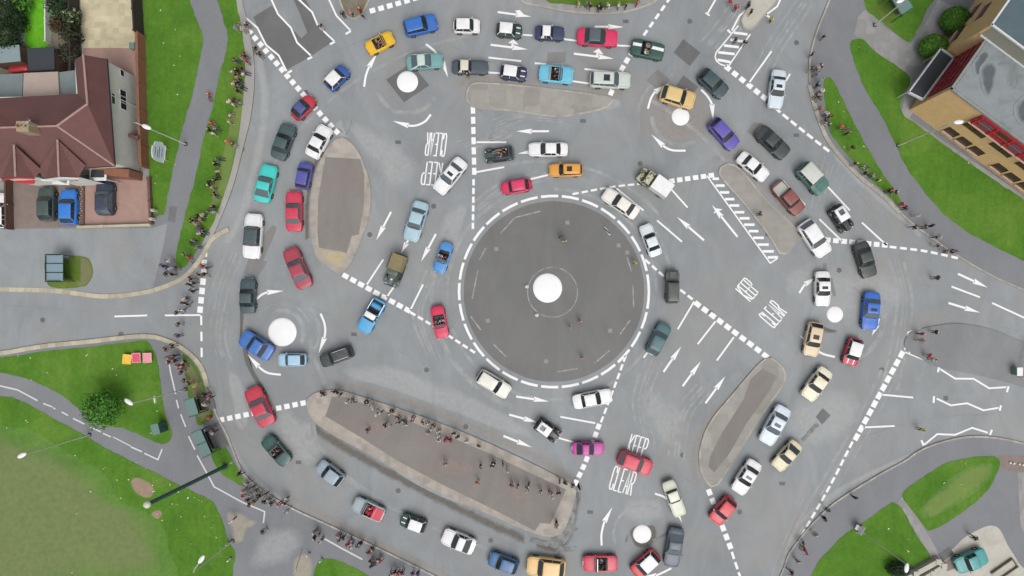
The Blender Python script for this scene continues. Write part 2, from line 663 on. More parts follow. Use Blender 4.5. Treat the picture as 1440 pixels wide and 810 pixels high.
turf([(296, -40), (314, 25), (321, 50), (318, 76), (310, 104), (300, 150), (288, 192), (276, 246), (264, 292), (256, 324), (248, 360), (251, 374), (262, 374), (278, 351), (290, 332), (305, 303), (317, 268), (328, 215), (337, 162), (342, 140), (345, 110), (345, 80), (342, 50), (336, 20), (322, -40)])
turf([(203, -60), (204, 54), (207, 162), (211, 242), (217, 300), (224, 303), (232, 300), (237, 274), (248, 222), (262, 165), (270, 140), (284, 72), (286, 52), (276, 25), (262, -20), (255, -60)])
turf([(-200, 512), (-20, 505), (60, 494), (130, 487), (180, 481), (203, 479), (212, 484), (220, 500), (224, 520), (228, 550), (234, 585), (243, 606), (241, 618), (232, 624), (222, 622), (180, 604), (150, 597), (116, 577), (88, 556), (48, 536), (20, 527), (-20, 523), (-200, 522)])
turf([(257, 500), (266, 503), (280, 521), (290, 551), (299, 575), (298, 588), (280, 598), (276, 586), (266, 556), (263, 537)], 'grass2')
turf([(297, 636), (315, 627), (330, 650), (344, 677), (341, 683), (311, 664)])
turf([(-200, 560), (0, 558), (20, 560), (48, 572), (88, 594), (124, 614), (150, 630), (180, 645), (230, 670), (260, 685), (288, 698), (302, 708), (314, 734), (322, 760), (331, 776), (328, 812), (330, 900), (0, 920), (-200, 900)])
turf([(441, 830), (441, 810), (446, 793), (455, 785), (474, 787), (498, 798), (522, 812), (540, 840)], 'grass')
turf([(1158, 117), (1169, 111), (1192, 156), (1210, 192), (1232, 230), (1243, 248), (1256, 266), (1266, 283), (1261, 287), (1248, 275), (1222, 251), (1197, 225), (1177, 201), (1166, 184), (1161, 160)])
turf([(1195, 66), (1198, 58), (1213, 57), (1232, 75), (1278, 108), (1267, 138), (1268, 160), (1292, 178), (1352, 222), (1440, 282), (1560, 360), (1560, 425), (1440, 368), (1356, 324), (1316, 290), (1292, 260), (1272, 232), (1256, 198), (1238, 162), (1218, 130), (1202, 92)])
turf([(1214, -60), (1322, -60), (1316, -8), (1303, 14), (1292, 38), (1281, 57), (1272, 57), (1246, 37), (1228, 22), (1216, 8)])
turf([(1268, 695), (1292, 674), (1328, 652), (1362, 643), (1392, 641), (1404, 646), (1403, 660), (1392, 682), (1378, 699), (1342, 727), (1310, 745), (1300, 741), (1280, 714)])
turf([(1130, 860), (1140, 810), (1153, 786), (1170, 768), (1187, 751), (1212, 735), (1248, 709), (1259, 707), (1272, 722), (1290, 756), (1307, 779), (1300, 788), (1272, 801), (1250, 815), (1240, 860)])
turf([(745, -60), (768, 0), (796, 6), (836, 11), (864, 10), (884, 6), (900, -2), (915, -60)], 'grass2')
soft_patch('worn_turf', [(-60, 610), (20, 601), (44, 604), (80, 624), (100, 638), (120, 648), (150, 668), (170, 704), (200, 716), (228, 736), (238, 768), (244, 830), (100, 860), (-60, 860)], 8.0, M['olive'], 0.152)['kind'] = 'structure'
for nm, pts, ins, mt in (
        ('bare_earth', [(184, 676), (192, 670), (206, 674), (218, 684), (216, 698), (204, 700), (190, 692)], 0.35, 'dirt'),
        ('bare_earth', [(214, 720), (224, 716), (230, 722), (224, 730), (216, 728)], 0.25, 'dirt'),
        ('worn_turf', [(1340, 668), (1370, 654), (1394, 652), (1388, 676), (1350, 706), (1306, 728), (1292, 716)], 1.3, 'straw'),
        ('worn_turf', [(262, 505), (276, 522), (290, 556), (298, 585), (284, 592), (270, 560)], 0.7, 'dirt2'),
        ('worn_turf', [(300, 300), (320, 262), (335, 200), (343, 130), (338, 120), (318, 200), (300, 270)], 0.5, 'straw')):
    soft_patch(nm, pts, ins, M[mt], 0.157)['kind'] = 'structure'

# surfaces laid on the pavements
ground_poly('car_park', [(-200, 323), (215, 321), (236, 314), (231, 345), (216, 404), (190, 410), (150, 413), (110, 410), (75, 406), (-200, 402)], 0.124, M['road'], smooth=False)
ground_poly('grass', [(66, 365), (94, 364), (118, 372), (122, 392), (112, 404), (74, 404), (66, 390)], 0.14, M['grass2'])['kind'] = 'stuff'
soft_patch('bare_earth', [(108, 362), (126, 364), (132, 385), (122, 402), (108, 400), (112, 380)], 0.5, M['dirt2'], 0.148)['kind'] = 'structure'
ground_poly('driveway', [(113, 252), (212, 252), (216, 316), (113, 319)], 0.13, M['brick_drive'], smooth=False)
ground_poly('driveway', [(21, 256), (112, 252), (113, 319), (21, 321)], 0.128, M['brown_drive'], smooth=False)
ground_poly('driveway', [(-200, 256), (16, 256), (16, 321), (-200, 321)], 0.127, M['slab'], smooth=False)
ground_poly('patio', [(112, -60), (191, -60), (194, 110), (118, 112)], 0.13, M['patio'], smooth=False)
ground_poly('patio', [(118, 68), (192, 68), (194, 110), (119, 110)], 0.134, M['brick_drive'], smooth=False)
ground_poly('path', [(194, -60), (203, -60), (211, 262), (198, 262)], 0.127, M['slab'], smooth=False)
ground_poly('garden_soil', [(-200, -60), (113, -60), (113, 106), (-200, 106)], 0.126, M['soil'], smooth=False)
ground_poly('lawn', [(38, 5), (72, 3), (71, 62), (40, 66), (36, 40)], 0.15, M['bright_grass'])
ground_poly('path', [(20, 20), (38, 18), (36, 64), (26, 64)], 0.13, M['slab'], smooth=False)
ground_poly('path', [(1206, 24), (1216, 14), (1246, 40), (1278, 62), (1294, 46), (1318, 0), (1340, 10), (1322, 60), (1302, 100), (1284, 118), (1272, 150), (1278, 108), (1232, 74), (1214, 56), (1200, 50)], 0.13, M['slab'], smooth=False)
ground_poly('path', [(1278, 108), (1300, 70), (1330, 90), (1278, 166), (1440, 276), (1560, 356), (1560, 372), (1440, 292), (1264, 170)], 0.127, M['slab'], smooth=False)
ground_poly('path', [(1318, -20), (1440, -60), (1400, 20), (1345, 70), (1325, 50)], 0.124, M['path'], smooth=False)
ground_poly('concrete_yard', [(1352, 758), (1364, 750), (1388, 739), (1404, 743), (1416, 766), (1432, 792), (1450, 830), (1270, 830), (1284, 800), (1330, 778)], 0.13, M['concrete'], n=3)
ground_poly('path', [(1262, 706), (1268, 698), (1282, 716), (1300, 744), (1316, 772), (1324, 790), (1308, 792), (1304, 776), (1284, 742)], 0.126, M['slab'], smooth=False)
ground_poly('path', [(1402, 640), (1446, 640), (1446, 664), (1408, 660)], 0.126, M['brown_drive'], smooth=False)
ground_poly('path', [(1430, 664), (1446, 664), (1446, 760), (1434, 740)], 0.124, M['slab'], smooth=False)
ground_poly('pavement_patch', [(239, 290), (250, 291), (247, 313), (237, 311)], 0.126, M['patch'], smooth=False)
soft_patch('sandy_ground', [(316, 720), (336, 716), (352, 726), (366, 734), (350, 748), (342, 764), (330, 766), (322, 745)], 0.9, M['sand'], 0.128)['kind'] = 'structure'
soft_patch('sandy_ground', [(410, 785), (428, 776), (442, 786), (438, 815), (412, 815)], 0.8, M['sand'], 0.127)['kind'] = 'structure'
soft_patch('pale_wear', [(370, 740), (420, 735), (436, 765), (400, 800), (350, 805), (345, 775)], 2.5, M['pale_path'], 0.125)['kind'] = 'structure'

# traffic islands
ISL = [
    ('pointed', [(480, 194), (495, 203), (510, 228), (520, 262), (519, 300), (508, 335), (494, 366), (479, 384), (462, 374), (446, 360), (439, 330), (438, 290), (442, 255), (454, 222), (467, 203)],
     [(458, 221), (507, 224), (511, 240), (513, 245), (512, 290), (505, 330), (495, 332), (488, 356), (449, 348), (447, 330), (448, 280), (453, 250)], 'paving'),
    ('long', [(431, 571), (435, 560), (447, 552), (472, 549), (500, 556), (560, 575), (640, 604), (720, 639), (790, 674), (809, 690), (803, 716), (791, 747), (772, 753), (745, 746), (700, 727), (600, 682), (540, 648), (480, 616), (446, 594)],
     [(458, 585), (467, 558), (482, 557), (540, 577), (600, 602), (640, 617), (690, 638), (740, 662), (796, 688), (774, 736), (760, 735), (752, 746), (690, 714), (620, 680), (560, 648), (510, 616)], 'paving'),
    ('slim', [(1083, 503), (1098, 514), (1104, 527), (1098, 545), (1075, 577), (1040, 632), (1015, 672), (1003, 685), (991, 674), (984, 652), (986, 625), (1000, 592), (1030, 555), (1058, 522), (1072, 508)],
     [(1072, 518), (1092, 529), (1080, 552), (1050, 594), (1025, 638), (1004, 664), (996, 656), (998, 642), (1014, 610), (1046, 560), (1055, 533)], 'paving_grey'),
    ('kite', [(1011, 245), (1019, 233), (1029, 231), (1045, 243), (1075, 279), (1126, 330), (1118, 341), (1100, 359), (1080, 330), (1045, 285)], None, 'paving_grey'),
    ('flat', [(661, 120), (690, 118), (760, 124), (850, 136), (861, 143), (848, 153), (810, 161), (780, 164), (720, 156), (662, 149)], None, 'paving_grey'),
    ('splitter', [(1068, -40), (1056, 2), (1044, 24), (1043, 36), (1050, 43), (1060, 40), (1076, 20), (1094, -2), (1115, -40)], None, 'concrete')]
for nm, out, inn, mt in ISL:
    o_ = spline(out, True, 5)
    isl = ground_poly('traffic_island', o_, 0.12, M[mt], smooth=False)
    kerb_line('kerb', o_ + o_[:1], 0.2, M['kerb'] if mt != 'paving' else M['paving'], 0.132, isl)
    if inn:
        ground_poly('island_infill', inn, 0.124, M['island_in'], smooth=False, parent=isl)
    if nm == 'pointed':
        soft_patch('sandy_wear', [(450, 355), (468, 352), (490, 358), (480, 376), (464, 370)], 0.5, M['sand_isl'], 0.126, isl)
    if nm == 'long':
        for pp in ([(500, 585), (540, 590), (560, 612), (530, 620)], [(600, 650), (640, 640), (680, 660), (640, 676)], [(700, 690), (740, 680), (760, 700), (720, 712)]):
            soft_patch('reddish_wear', pp, 2.2, M['reddish'], 0.127, isl)


def road_part(name, mb, mat):
    return mb.build(name, M[mat], ROAD)


# the ring road centre and repair patches
def circle_pts(cx, cy, r, n=72, j=0.0):
    return [(cx + r * math.cos(2 * math.pi * i / n) * (1 + j * noise.noise(Vector((i * .4, r, 0)))), cy + r * math.sin(2 * math.pi * i / n) * (1 + j * noise.noise(Vector((i * .4, r, 0))))) for i in range(n)]


mb = MB(); mb.sheet(wp(circle_pts(779, 410, 127, 96, 0.004)), 0.004); road_part('centre_surface', mb, 'circle')
for pts in ([(356, 24), (382, 8), (395, 24), (412, 42), (424, 54), (432, 46), (426, 30), (408, -12), (424, -12), (440, 18), (448, 38), (469, 58), (436, 80), (404, 98), (374, 62)],
            [(543, 112), (578, 89), (604, 120), (568, 144)],
            [(961, 55), (985, 74), (970, 93), (947, 74)],
            [(925, 97), (943, 113), (926, 128), (909, 113)],
            [(961, 106), (982, 122), (972, 136), (951, 120)],
            [(770, 74), (796, 73), (795, 88), (769, 89)],
            [(1157, 574), (1168, 584), (1156, 597), (1147, 586)],
            [(1060, 172), (1072, 174), (1090, 200), (1082, 206), (1066, 196), (1050, 186)],
            [(384, 316), (390, 320), (371, 366), (376, 368), (362, 391), (342, 384), (350, 363), (358, 366), (371, 330)],
            [(1157, 370), (1162, 370), (1165, 385), (1158, 383)], [(1166, 392), (1170, 390), (1176, 415), (1171, 417)]):
    mb = MB(); mb.sheet(wp(pts), 0.0129); road_part('repair_patch', mb, 'old_patch' if pts[0] in ((384, 316), (1060, 172), (770, 74), (925, 97), (1157, 370), (1166, 392)) else 'patch')
for pts in ([(340, 486), (345, 484), (352, 512), (380, 560), (376, 562), (356, 535), (344, 512)], [(337, 430), (344, 434), (341, 470), (337, 480)]):
    soft_patch('surface_wear', pts, .5, M['stain'], next_z(0.005), ROAD, False)
# soft stains and pale worn areas
for pts, ins, mt in (
        ([(884, 748), (896, 736), (912, 732), (924, 744), (922, 762), (908, 772), (892, 768)], 0.35, 'stain'),
        ([(1146, 456), (1156, 446), (1168, 446), (1180, 456), (1176, 470), (1158, 468)], .5, 'stain'),
        ([(1130, 612), (1146, 592), (1156, 588), (1150, 600), (1136, 616)], 0.3, 'stain'),
        ([(470, 170), (500, 166), (496, 190), (478, 196)], 0.6, 'pale'),
        ([(840, 140), (866, 132), (876, 150), (850, 156)], 0.6, 'pale'),
        ([(480, 165), (560, 190), (600, 240), (560, 280), (520, 240)], 3.0, 'pale'),
        ([(900, 540), (960, 560), (980, 600), (940, 640), (900, 600)], 3.0, 'pale'),
        ([(880, 700), (930, 700), (940, 730), (900, 740), (870, 730)], 1.6, 'pale'),
        ([(1110, 560), (1200, 540), (1220, 600), (1150, 640), (1100, 620)], 3.0, 'pale'),
        ([(1100, 370), (1250, 370), (1290, 420), (1220, 470), (1120, 440)], 4.0, 'pale'),
        ([(470, 520), (560, 510), (700, 570), (760, 620), (680, 600), (560, 560)], 3.0, 'pale'),
        ([(390, 560), (440, 600), (470, 650), (420, 660), (380, 610)], 2.5, 'pale'),
        ([(620, 300), (660, 280), (650, 340), (630, 400), (610, 370)], 2.0, 'pale'),
        ([(884, 190), (900, 130), (930, 108), (1000, 120), (1010, 190), (950, 225)], 3.5, 'brownish'),
        ([(320, 520), (345, 540), (350, 600), (330, 600)], 1.0, 'pale')):
    soft_patch('surface_wear', pts, ins, M[mt], next_z(0.005), ROAD)
for pts, wd, mt in (([(440, 600), (476, 624), (540, 660), (600, 692), (680, 732), (742, 760)], 1.7, 'stain'), ([(812, 690), (808, 715), (800, 750), (784, 770), (752, 764)], 1.5, 'stain'),
                    ([(470, 542), (520, 548), (600, 575), (700, 616), (770, 652), (812, 680)], 1.6, 'brownish'), ([(640, 116), (700, 111), (790, 116), (880, 132)], 1.6, 'brownish'),
                    ([(1000, 225), (1034, 222), (1070, 258), (1134, 326)], 1.3, 'brownish'), ([(432, 340), (432, 290), (440, 240), (462, 196)], .8, 'stain'),
                    ([(318, 345), (340, 300), (362, 220), (372, 140), (360, 60)], 1.6, 'pale'), ([(390, 690), (480, 738), (560, 776), (640, 812)], 1.2, 'brownish'),
                    ([(292, 545), (300, 575), (322, 620), (350, 668), (400, 706)], 1.2, 'pale'), ([(980, 690), (975, 650), (985, 610), (1020, 560)], 1.2, 'brownish'),
                    ([(1120, 740), (1180, 690), (1260, 650), (1340, 622)], 1.0, 'pale'), ([(1170, 215), (1220, 265), (1300, 335)], 1.0, 'pale')):
    soft_strip('surface_wear', pts, wd, M[mt], next_z(0.0055), ROAD)
for pts, w in (([(786, 770), (780, 752), (800, 740), (806, 700)], 0.9), ([(745, 758), (772, 764), (796, 758)], 0.7), ([(770, 762), (790, 772), (812, 771)], 0.6), ([(782, 768), (786, 778), (780, 782)], 0.4), ([(800, 752), (812, 742)], .35), ([(806, 735), (800, 752), (790, 764)], .5), ([(814, 690), (810, 676), (818, 688)], .5),
               ([(918, 760), (934, 752), (942, 742)], 0.3), ([(902, 770), (908, 784), (914, 792)], 0.3), ([(884, 751), (880, 762)], 0.25),
               ([(1128, 620), (1140, 606), (1150, 596)], 0.5), ([(486, 190), (492, 180), (494, 168)], 0.2), ([(482, 186), (475, 180)], 0.2)):
    mb = MB(); ribbon(mb, spline(wp(pts), False, 6), w, next_z(0.0082)); road_part('tar_mark', mb, 'tar')
# pale tyre-polished arcs
ARCS = []
for cx, cy, rr, a0, a1 in ((397, 467, 40, 20, 130), (397, 467, 30, -30, 110), (397, 467, 52, -60, 40), (573, 115, 44, 200, 330), (957, 164, 40, 180, 300), (957, 164, 60, 100, 200), (1174, 442, 46, -60, 60), (1174, 442, 70, -70, 30), (903, 751, 40, 60, 200),
                       (779, 410, 144, 0, 90), (779, 410, 150, 100, 190), (779, 410, 152, 200, 330), (779, 410, 166, 10, 60), (779, 410, 172, 150, 250), (760, 420, 210, 30, 110), (760, 420, 330, 190, 260), (740, 420, 410, 100, 150), (740, 420, 350, 20, 60)):
    mb = MB()
    q = [(cx + rr * math.cos(R(a0 + (a1 - a0) * i / 24)), cy - rr * math.sin(R(a0 + (a1 - a0) * i / 24)) * (0.92 if rr > 200 else 1)) for i in range(25)]
    ribbon(mb, wp(q), random.uniform(0.25, 0.6), next_z(0.0085))
    road_part('tyre_track', mb, 'tyre_arc')
for pts in ([(1160, 220), (1140, 300), (1150, 360)], [(1250, 360), (1262, 420), (1250, 500), (1240, 540)], [(1240, 520), (1200, 600), (1120, 740), (1098, 800)], [(1130, 700), (1095, 780), (1080, 830)],
            [(1060, 100), (1080, 60), (1120, 0)], [(985, 60), (1010, 30), (1030, 0)], [(995, 66), (1020, 34), (1040, 0)], [(300, 430), (296, 470), (305, 500)], [(320, 350), (300, 400), (292, 440)],
            [(420, 590), (440, 640), (560, 720), (680, 770)], [(700, 180), (680, 190), (640, 200)], [(900, 620), (890, 560), (910, 500)], [(660, 290), (700, 260), (760, 240)], [(690, 170), (720, 160), (780, 165)],
            [(940, 640), (950, 580), (980, 540)], [(600, 380), (580, 440), (600, 500)]):
    for dx in (0, 8, 13, 21):
        mb = MB(); ribbon(mb, wp([(x + dx, y + dx * .4) for x, y in spline(pts, False, 8)]), random.uniform(0.12, 0.35), next_z(0.0085)); road_part('tyre_track', mb, 'tyre_arc')

M['iron'] = rough_mat('cast_iron', (104, 104, 106), .15, 4, .7)
for i, (px, py) in enumerate(((340, 210), (352, 305), (430, 130), (560, 200), (610, 290), (520, 330), (498, 470), (600, 520), (655, 600), (420, 650), (560, 690), (690, 760), (830, 720), (960, 640), (1040, 720), (1100, 680), (1240, 520), (1180, 380), (1080, 330), (1000, 440), (900, 230), (820, 170), (690, 195), (760, 130), (880, 30), (970, 30), (1120, 60), (1120, 190), (60, 450), (170, 470), (1380, 500), (1330, 560))):
    mb = MB()
    if i % 3:
        mb.sheet(wp(circle_pts(px, py, 3.6, 20)), next_z(.0090))
    else:
        mb.sheet(wp([(px - 4, py - 2.6), (px + 4, py - 2.2), (px + 3.8, py + 2.8), (px - 4.2, py + 2.4)]), next_z(.0090))
    road_part('manhole_cover' if i % 3 else 'drain_cover', mb, 'iron')
rc = random.Random(11)
for pts in ([(668, 150), (700, 172), (760, 168), (850, 180)], [(660, 116), (658, 150)], [(540, 112), (530, 130), (500, 160), (492, 182)], [(440, 430), (520, 470), (600, 515), (690, 560)], [(980, 250), (940, 290), (930, 340)], [(1130, 330), (1150, 380), (1140, 440), (1110, 520)],
            [(1120, 200), (1180, 250), (1250, 310)], [(880, 560), (900, 620), (950, 660), (985, 690)], [(1060, 510), (1020, 560), (985, 600)], [(300, 480), (320, 560), (380, 640), (470, 700)], [(700, 40), (800, 66), (900, 90), (980, 110)], [(620, 60), (700, 90), (800, 108)],
            [(560, 560), (640, 596), (740, 640)], [(0, 428), (120, 436), (240, 430)], [(1200, 620), (1300, 590), (1430, 580)], [(1300, 430), (1380, 450), (1440, 470)], [(1000, 10), (950, 80), (905, 140)], [(420, 100), (500, 60), (600, 30)], [(1260, 380), (1300, 400), (1430, 430)], [(550, 700), (650, 742), (760, 780)]):
    q = [(x + rc.gauss(0, 1.2), y + rc.gauss(0, 1.2)) for x, y in resample(spline(pts, False, 10), 14)]
    if len(q) > 2:
        mb = MB(); ribbon(mb, wp(q), rc.uniform(.05, .09), next_z(.0090)); road_part('road_joint', mb, 'joint')

# ------------------------------------------------------------------ road markings
ZM = 0.0145


def line(name, pts, w=0.17, mat='white_line'):
    mb = MB(); ribbon(mb, wp(pts), w, ZM); return road_part(name, mb, mat)


def give_way(pts, w, dash, gap):
    mb = MB(); dashes(mb, wp(spline(pts, False, 6) if len(pts) > 2 else pts), w, dash, gap, ZM); return road_part('give_way_line', mb, 'white_line')


T, G_ = 0.62, 0.36
give_way([(349, 42), (400, 102), (452, 162), (476, 188)], 0.60, T, G_)
give_way([(520, 16), (545, 9), (576, 0), (600, -8)], 0.60, T, G_)
give_way([(665, 150), (667, 246)], 0.50, 0.78, 0.36)
give_way([(666, 252), (665, 322)], 0.29, 0.72, 0.3)
give_way([(805, 273), (860, 263), (905, 258)], 0.24, 0.72, 0.34)
give_way([(941, 255), (1004, 246)], 0.56, 0.66, 0.32)
give_way([(1020, 93), (1078, 140)], 0.60, 0.7, 0.36)
give_way([(1079, 141), (1102, 162), (1152, 202), (1166, 213)], 0.32, 0.85, 0.36)
give_way([(1160, 337), (1248, 345)], 0.58, 0.68, 0.3)
give_way([(1251, 347), (1300, 353), (1347, 363)], 0.29, 0.78, 0.42)
give_way([(1270, 494), (1202, 619)], 0.60, 0.8, 0.26)
give_way([(1199, 621), (1165, 687), (1127, 753)], 0.29, 0.78, 0.34)
give_way([(482, 386), (577, 438)], 0.58, 0.74, 0.3)
give_way([(577, 439), (612, 460), (668, 496)], 0.29, 0.72, 0.34)
give_way([(308, 591), (430, 566)], 0.60, 0.66, 0.36)
give_way([(907, 365), (940, 394), (974, 421)], 0.29, 0.76, 0.34)
give_way([(977, 425), (1058, 486), (1080, 503)], 0.60, 0.74, 0.32)
give_way([(880, 500), (864, 544), (845, 594)], 0.27, 0.76, 0.34)
give_way([(843, 596), (824, 648), (808, 682)], 0.56, 0.7, 0.36)
give_way([(288, 352), (286, 390), (281, 440)], 0.64, 0.72, 0.34)
give_way([(283, 444), (284, 525)], 0.24, 1.05, 0.75)
give_way([(996, 688), (1012, 730), (1028, 772)], 0.60, 0.72, 0.36)
give_way([(1029, 776), (1042, 815)], 0.29, 0.78, 0.34)
give_way([(943, -4), (922, 26), (905, 50)], 0.32, 0.74, 0.42)
give_way([(897, 60), (873, 100), (858, 134)], 0.56, 0.76, 0.36)
ring = [(779 + 133.5 * math.cos(R(a)), 410 - 134.5 * math.sin(R(a))) for a in range(0, 363, 3)]
mb = MB(); dashes(mb, wp(ring), 0.3, 2.05, 0.42, ZM); road_part('ring_line', mb, 'white_line')
for nm, cx, cy, r, w_ in (('thin_ring', 777, 411, 35, 0.09),):
    line(nm, [(cx + r * math.cos(R(a)), cy - r * math.sin(R(a))) for a in range(0, 363, 4)], w_, 'faded_line')

THIN = [[(670, 200), (712, 200)], [(670, 242), (709, 235)], [(746, 252), (771, 246)], [(942, 264), (967, 292)], [(867, 265), (905, 296)], [(924, 310), (959, 340)],
        [(539, 365), (516, 400)], [(554, 403), (544, 418)], [(595, 400), (577, 436)], [(976, 424), (953, 463)], [(1006, 452), (981, 484)], [(1032, 474), (1008, 507)], [(911, 495), (905, 503)],
        [(788, 586), (837, 595)], [(786, 616), (811, 623)], [(687, 81), (733, 86)], [(735, 49), (749, 50)], [(793, 55), (816, 58)], [(687, 102), (704, 103)], [(752, 89), (768, 90)], [(804, 114), (832, 118)], [(822, 97), (864, 102)], [(868, 64), (889, 65)],
        [(1085, 72), (1053, 117)], [(1111, 104), (1105, 114)], [(1007, -2), (995, 19)], [(992, 18), (998, 22)], [(1157, 255), (1195, 296)], [(1152, 308), (1184, 339)], [(1212, 313), (1247, 345)], [(1099, 255), (1132, 288)],
        [(1338, 403), (1378, 418)], [(1395, 426), (1445, 449)], [(1240, 555), (1284, 559)], [(1214, 601), (1258, 599)], [(161, 445), (207, 443.5)], [(232, 443.5), (282, 443)],
        [(850, 320), (858, 330)]]
for p in THIN:
    line('lane_line', p, 0.2)
line('lane_line', [(1272, 492), (1277, 467), (1295, 462)], 0.14)
line('lane_line', [(1272, 495), (1301, 507)], 0.14)
line('lane_line', [(1278, 475), (1289, 470)], 0.2)
line('lane_line', [(1278, 496), (1288, 489)], 0.2)
line('lane_line', [(237, 322), (217, 405)], 0.2)
line('lane_line', [(1186, -10), (1190, 14), (1186, 34)], 0.14)


def o2(px, py, s):
    return [(px + x / 5, py + y / 5) for x, y in s]


for base, z_, ends in (
        ((1152, 486), [(850, 165), (955, 232), (1085, 233), (1195, 300), (1315, 292)], [[(842, 150), (834, 187)], [(1332, 285), (1319, 327)]]),
        ((1152, 486), [(825, 372), (925, 420), (1040, 405), (1155, 455), (1260, 437)], [[(807, 355), (804, 402)], [(1278, 420), (1268, 458)]]),
        ((1152, 486), [(740, 695), (830, 622), (955, 627), (1075, 578), (1185, 612)], [[(718, 665), (735, 702)], [(1214, 592), (1200, 628)]]),
        ((288, 0), [(225, -80), (240, 0), (265, 105), (370, 195), (430, 315), (520, 390), (575, 500)], [[(580, 515), (612, 497)]]),
        ((288, 0), [(420, -80), (470, 0), (515, 100), (605, 195), (650, 300), (745, 390)], [[(722, 417), (755, 400)]]),
        ((288, 0), [(570, -80), (665, 0), (755, 85), (795, 180), (910, 290)], [[(880, 312), (915, 292)]]),
        ((288, 0), [(840, -80), (875, 0), (925, 110), (1025, 215)], [[(990, 240), (1028, 218)]]),
        ((864, 0), [(1010, -30), (990, 0), (945, 55), (880, 110), (825, 215)], [[(795, 210), (822, 236)]]),
        ((864, 0), [(1190, -50), (1165, 0), (1145, 45), (1065, 105)], [[(1060, 100), (1090, 122)]]),
        ((1152, 0), [(55, 90), (0, 205), (-8, 350)], [[(40, 82), (62, 95)]])):
    line('zigzag_line', o2(*base, z_), 0.2)
    for e in ends:
        line('zigzag_line', o2(*base, e), 0.24)
# hatched box beside the kite shaped island
line('hatch_edge', [(994, 247), (1083, 370), (1094, 363)], 0.16)
mb = MB()
for a, b in (((690, 447), (735, 447)), ((712, 495), (775, 495)), ((742, 543), (807, 543)), ((778, 590), (843, 590)), ((808, 635), (878, 635)), ((843, 682), (913, 682)), ((880, 725), (950, 725)), ((912, 770), (985, 770)),
             ((945, 815), (1012, 815)), ((975, 862), (1050, 862)), ((1008, 910), (1085, 910)), ((1042, 957), (1120, 957)), ((1078, 1000), (1150, 998))):
    ribbon(mb, wp(o2(864, 162, [a, b])), 0.3, ZM)
road_part('hatch_stripe', mb, 'white_line')
line('hatch_edge', o2(864, 0, [(872, 180), (715, 370), (708, 400), (718, 430), (745, 452), (790, 466)]), 0.16)
line('hatch_edge', o2(864, 0, [(955, 240), (805, 462)]), 0.16)
mb = MB()
for a, b in (((840, 230), (935, 242)), ((815, 280), (905, 292)), ((770, 320), (875, 332)), ((730, 368), (845, 380)), ((725, 420), (815, 437))):
    ribbon(mb, wp(o2(864, 0, [a, b])), 0.3, ZM)
road_part('hatch_stripe', mb, 'white_line')
# footpath lines
ZMs = ZM
ZM = 0.137
for p in ([(0, 542), (26, 548), (54, 563)], [(62, 567), (75, 572)], [(76, 573), (79, 575)], [(88, 579), (97, 584)], [(104, 588), (120, 596)], [(128, 600), (143, 607)], [(146, 609), (157, 614)], [(185, 628), (201, 635)], [(204, 637), (223, 646), (229, 631)],
          [(239, 512), (241, 524), (248, 554)], [(249, 562), (252, 574)], [(255, 582), (262, 600)], [(266, 613), (275, 632)], [(278, 640), (288, 658), (302, 684), (342, 706), (373, 719), (371, 735)]):
    line('path_line', p, 0.17, 'path_line')
line('path_line', [(457, 757), (482, 771), (510, 786)], 0.18, 'path_line')
line('path_line', [(160, 614), (185, 627)], 0.12, 'path_line')
ZM = ZMs


def arrow(pts, head=1.75, hw=0.62, shaft=0.24, branch=None):
    """lane arrow: pts tail..tip in picture px"""
    q = wp(spline(pts, False, 8) if len(pts) > 2 else pts)
    P = [Vector(p) for p in q]
    tot = sum((b - a).length for a, b in zip(P, P[1:]))
    head = min(head, tot * 0.62)
    # cut the shaft where the head begins
    acc, cut = 0.0, None
    keep = [P[0]]
    for a, b in zip(P, P[1:]):
        d = (b - a).length
        if acc + d >= tot - head:
            cut = a + (b - a) * ((tot - head - acc) / d)
            break
        acc += d
        keep.append(b)
    mb = MB()
    keep.append(cut)
    if (keep[-1] - keep[-2]).length < 1e-3:
        keep.pop(-2)
    if len(keep) > 1:
        ribbon(mb, keep, shaft, ZM)
    tip = P[-1]
    d = (tip - cut).normalized()
    n = Vector((-d.y, d.x))
    c2 = cut - d * 0.1
    mb.add([(tip.x, tip.y, ZM), (*(c2 + n * hw / 2), ZM), (*(cut + d * .12), ZM), (*(c2 - n * hw / 2), ZM)], [(0, 1, 2), (0, 2, 3)])
    if branch:
        b0, b1 = [Vector(p) for p in wp(branch)]
        dd = (b1 - b0).normalized()
        nn = Vector((-dd.y, dd.x))
        L_ = (b1 - b0).length
        ribbon(mb, [b0, b0 + dd * (L_ * .45)], shaft, ZM + .001)
        c3 = b0 + dd * (L_ * .4)
        mb.add([(*b1, ZM + .001), (*(c3 + nn * .62 + d * .1), ZM + .001), (*(c3 - nn * .62 + d * .1), ZM + .001)], [(0, 1, 2)])
    return road_part('lane_arrow', mb, 'white_line')


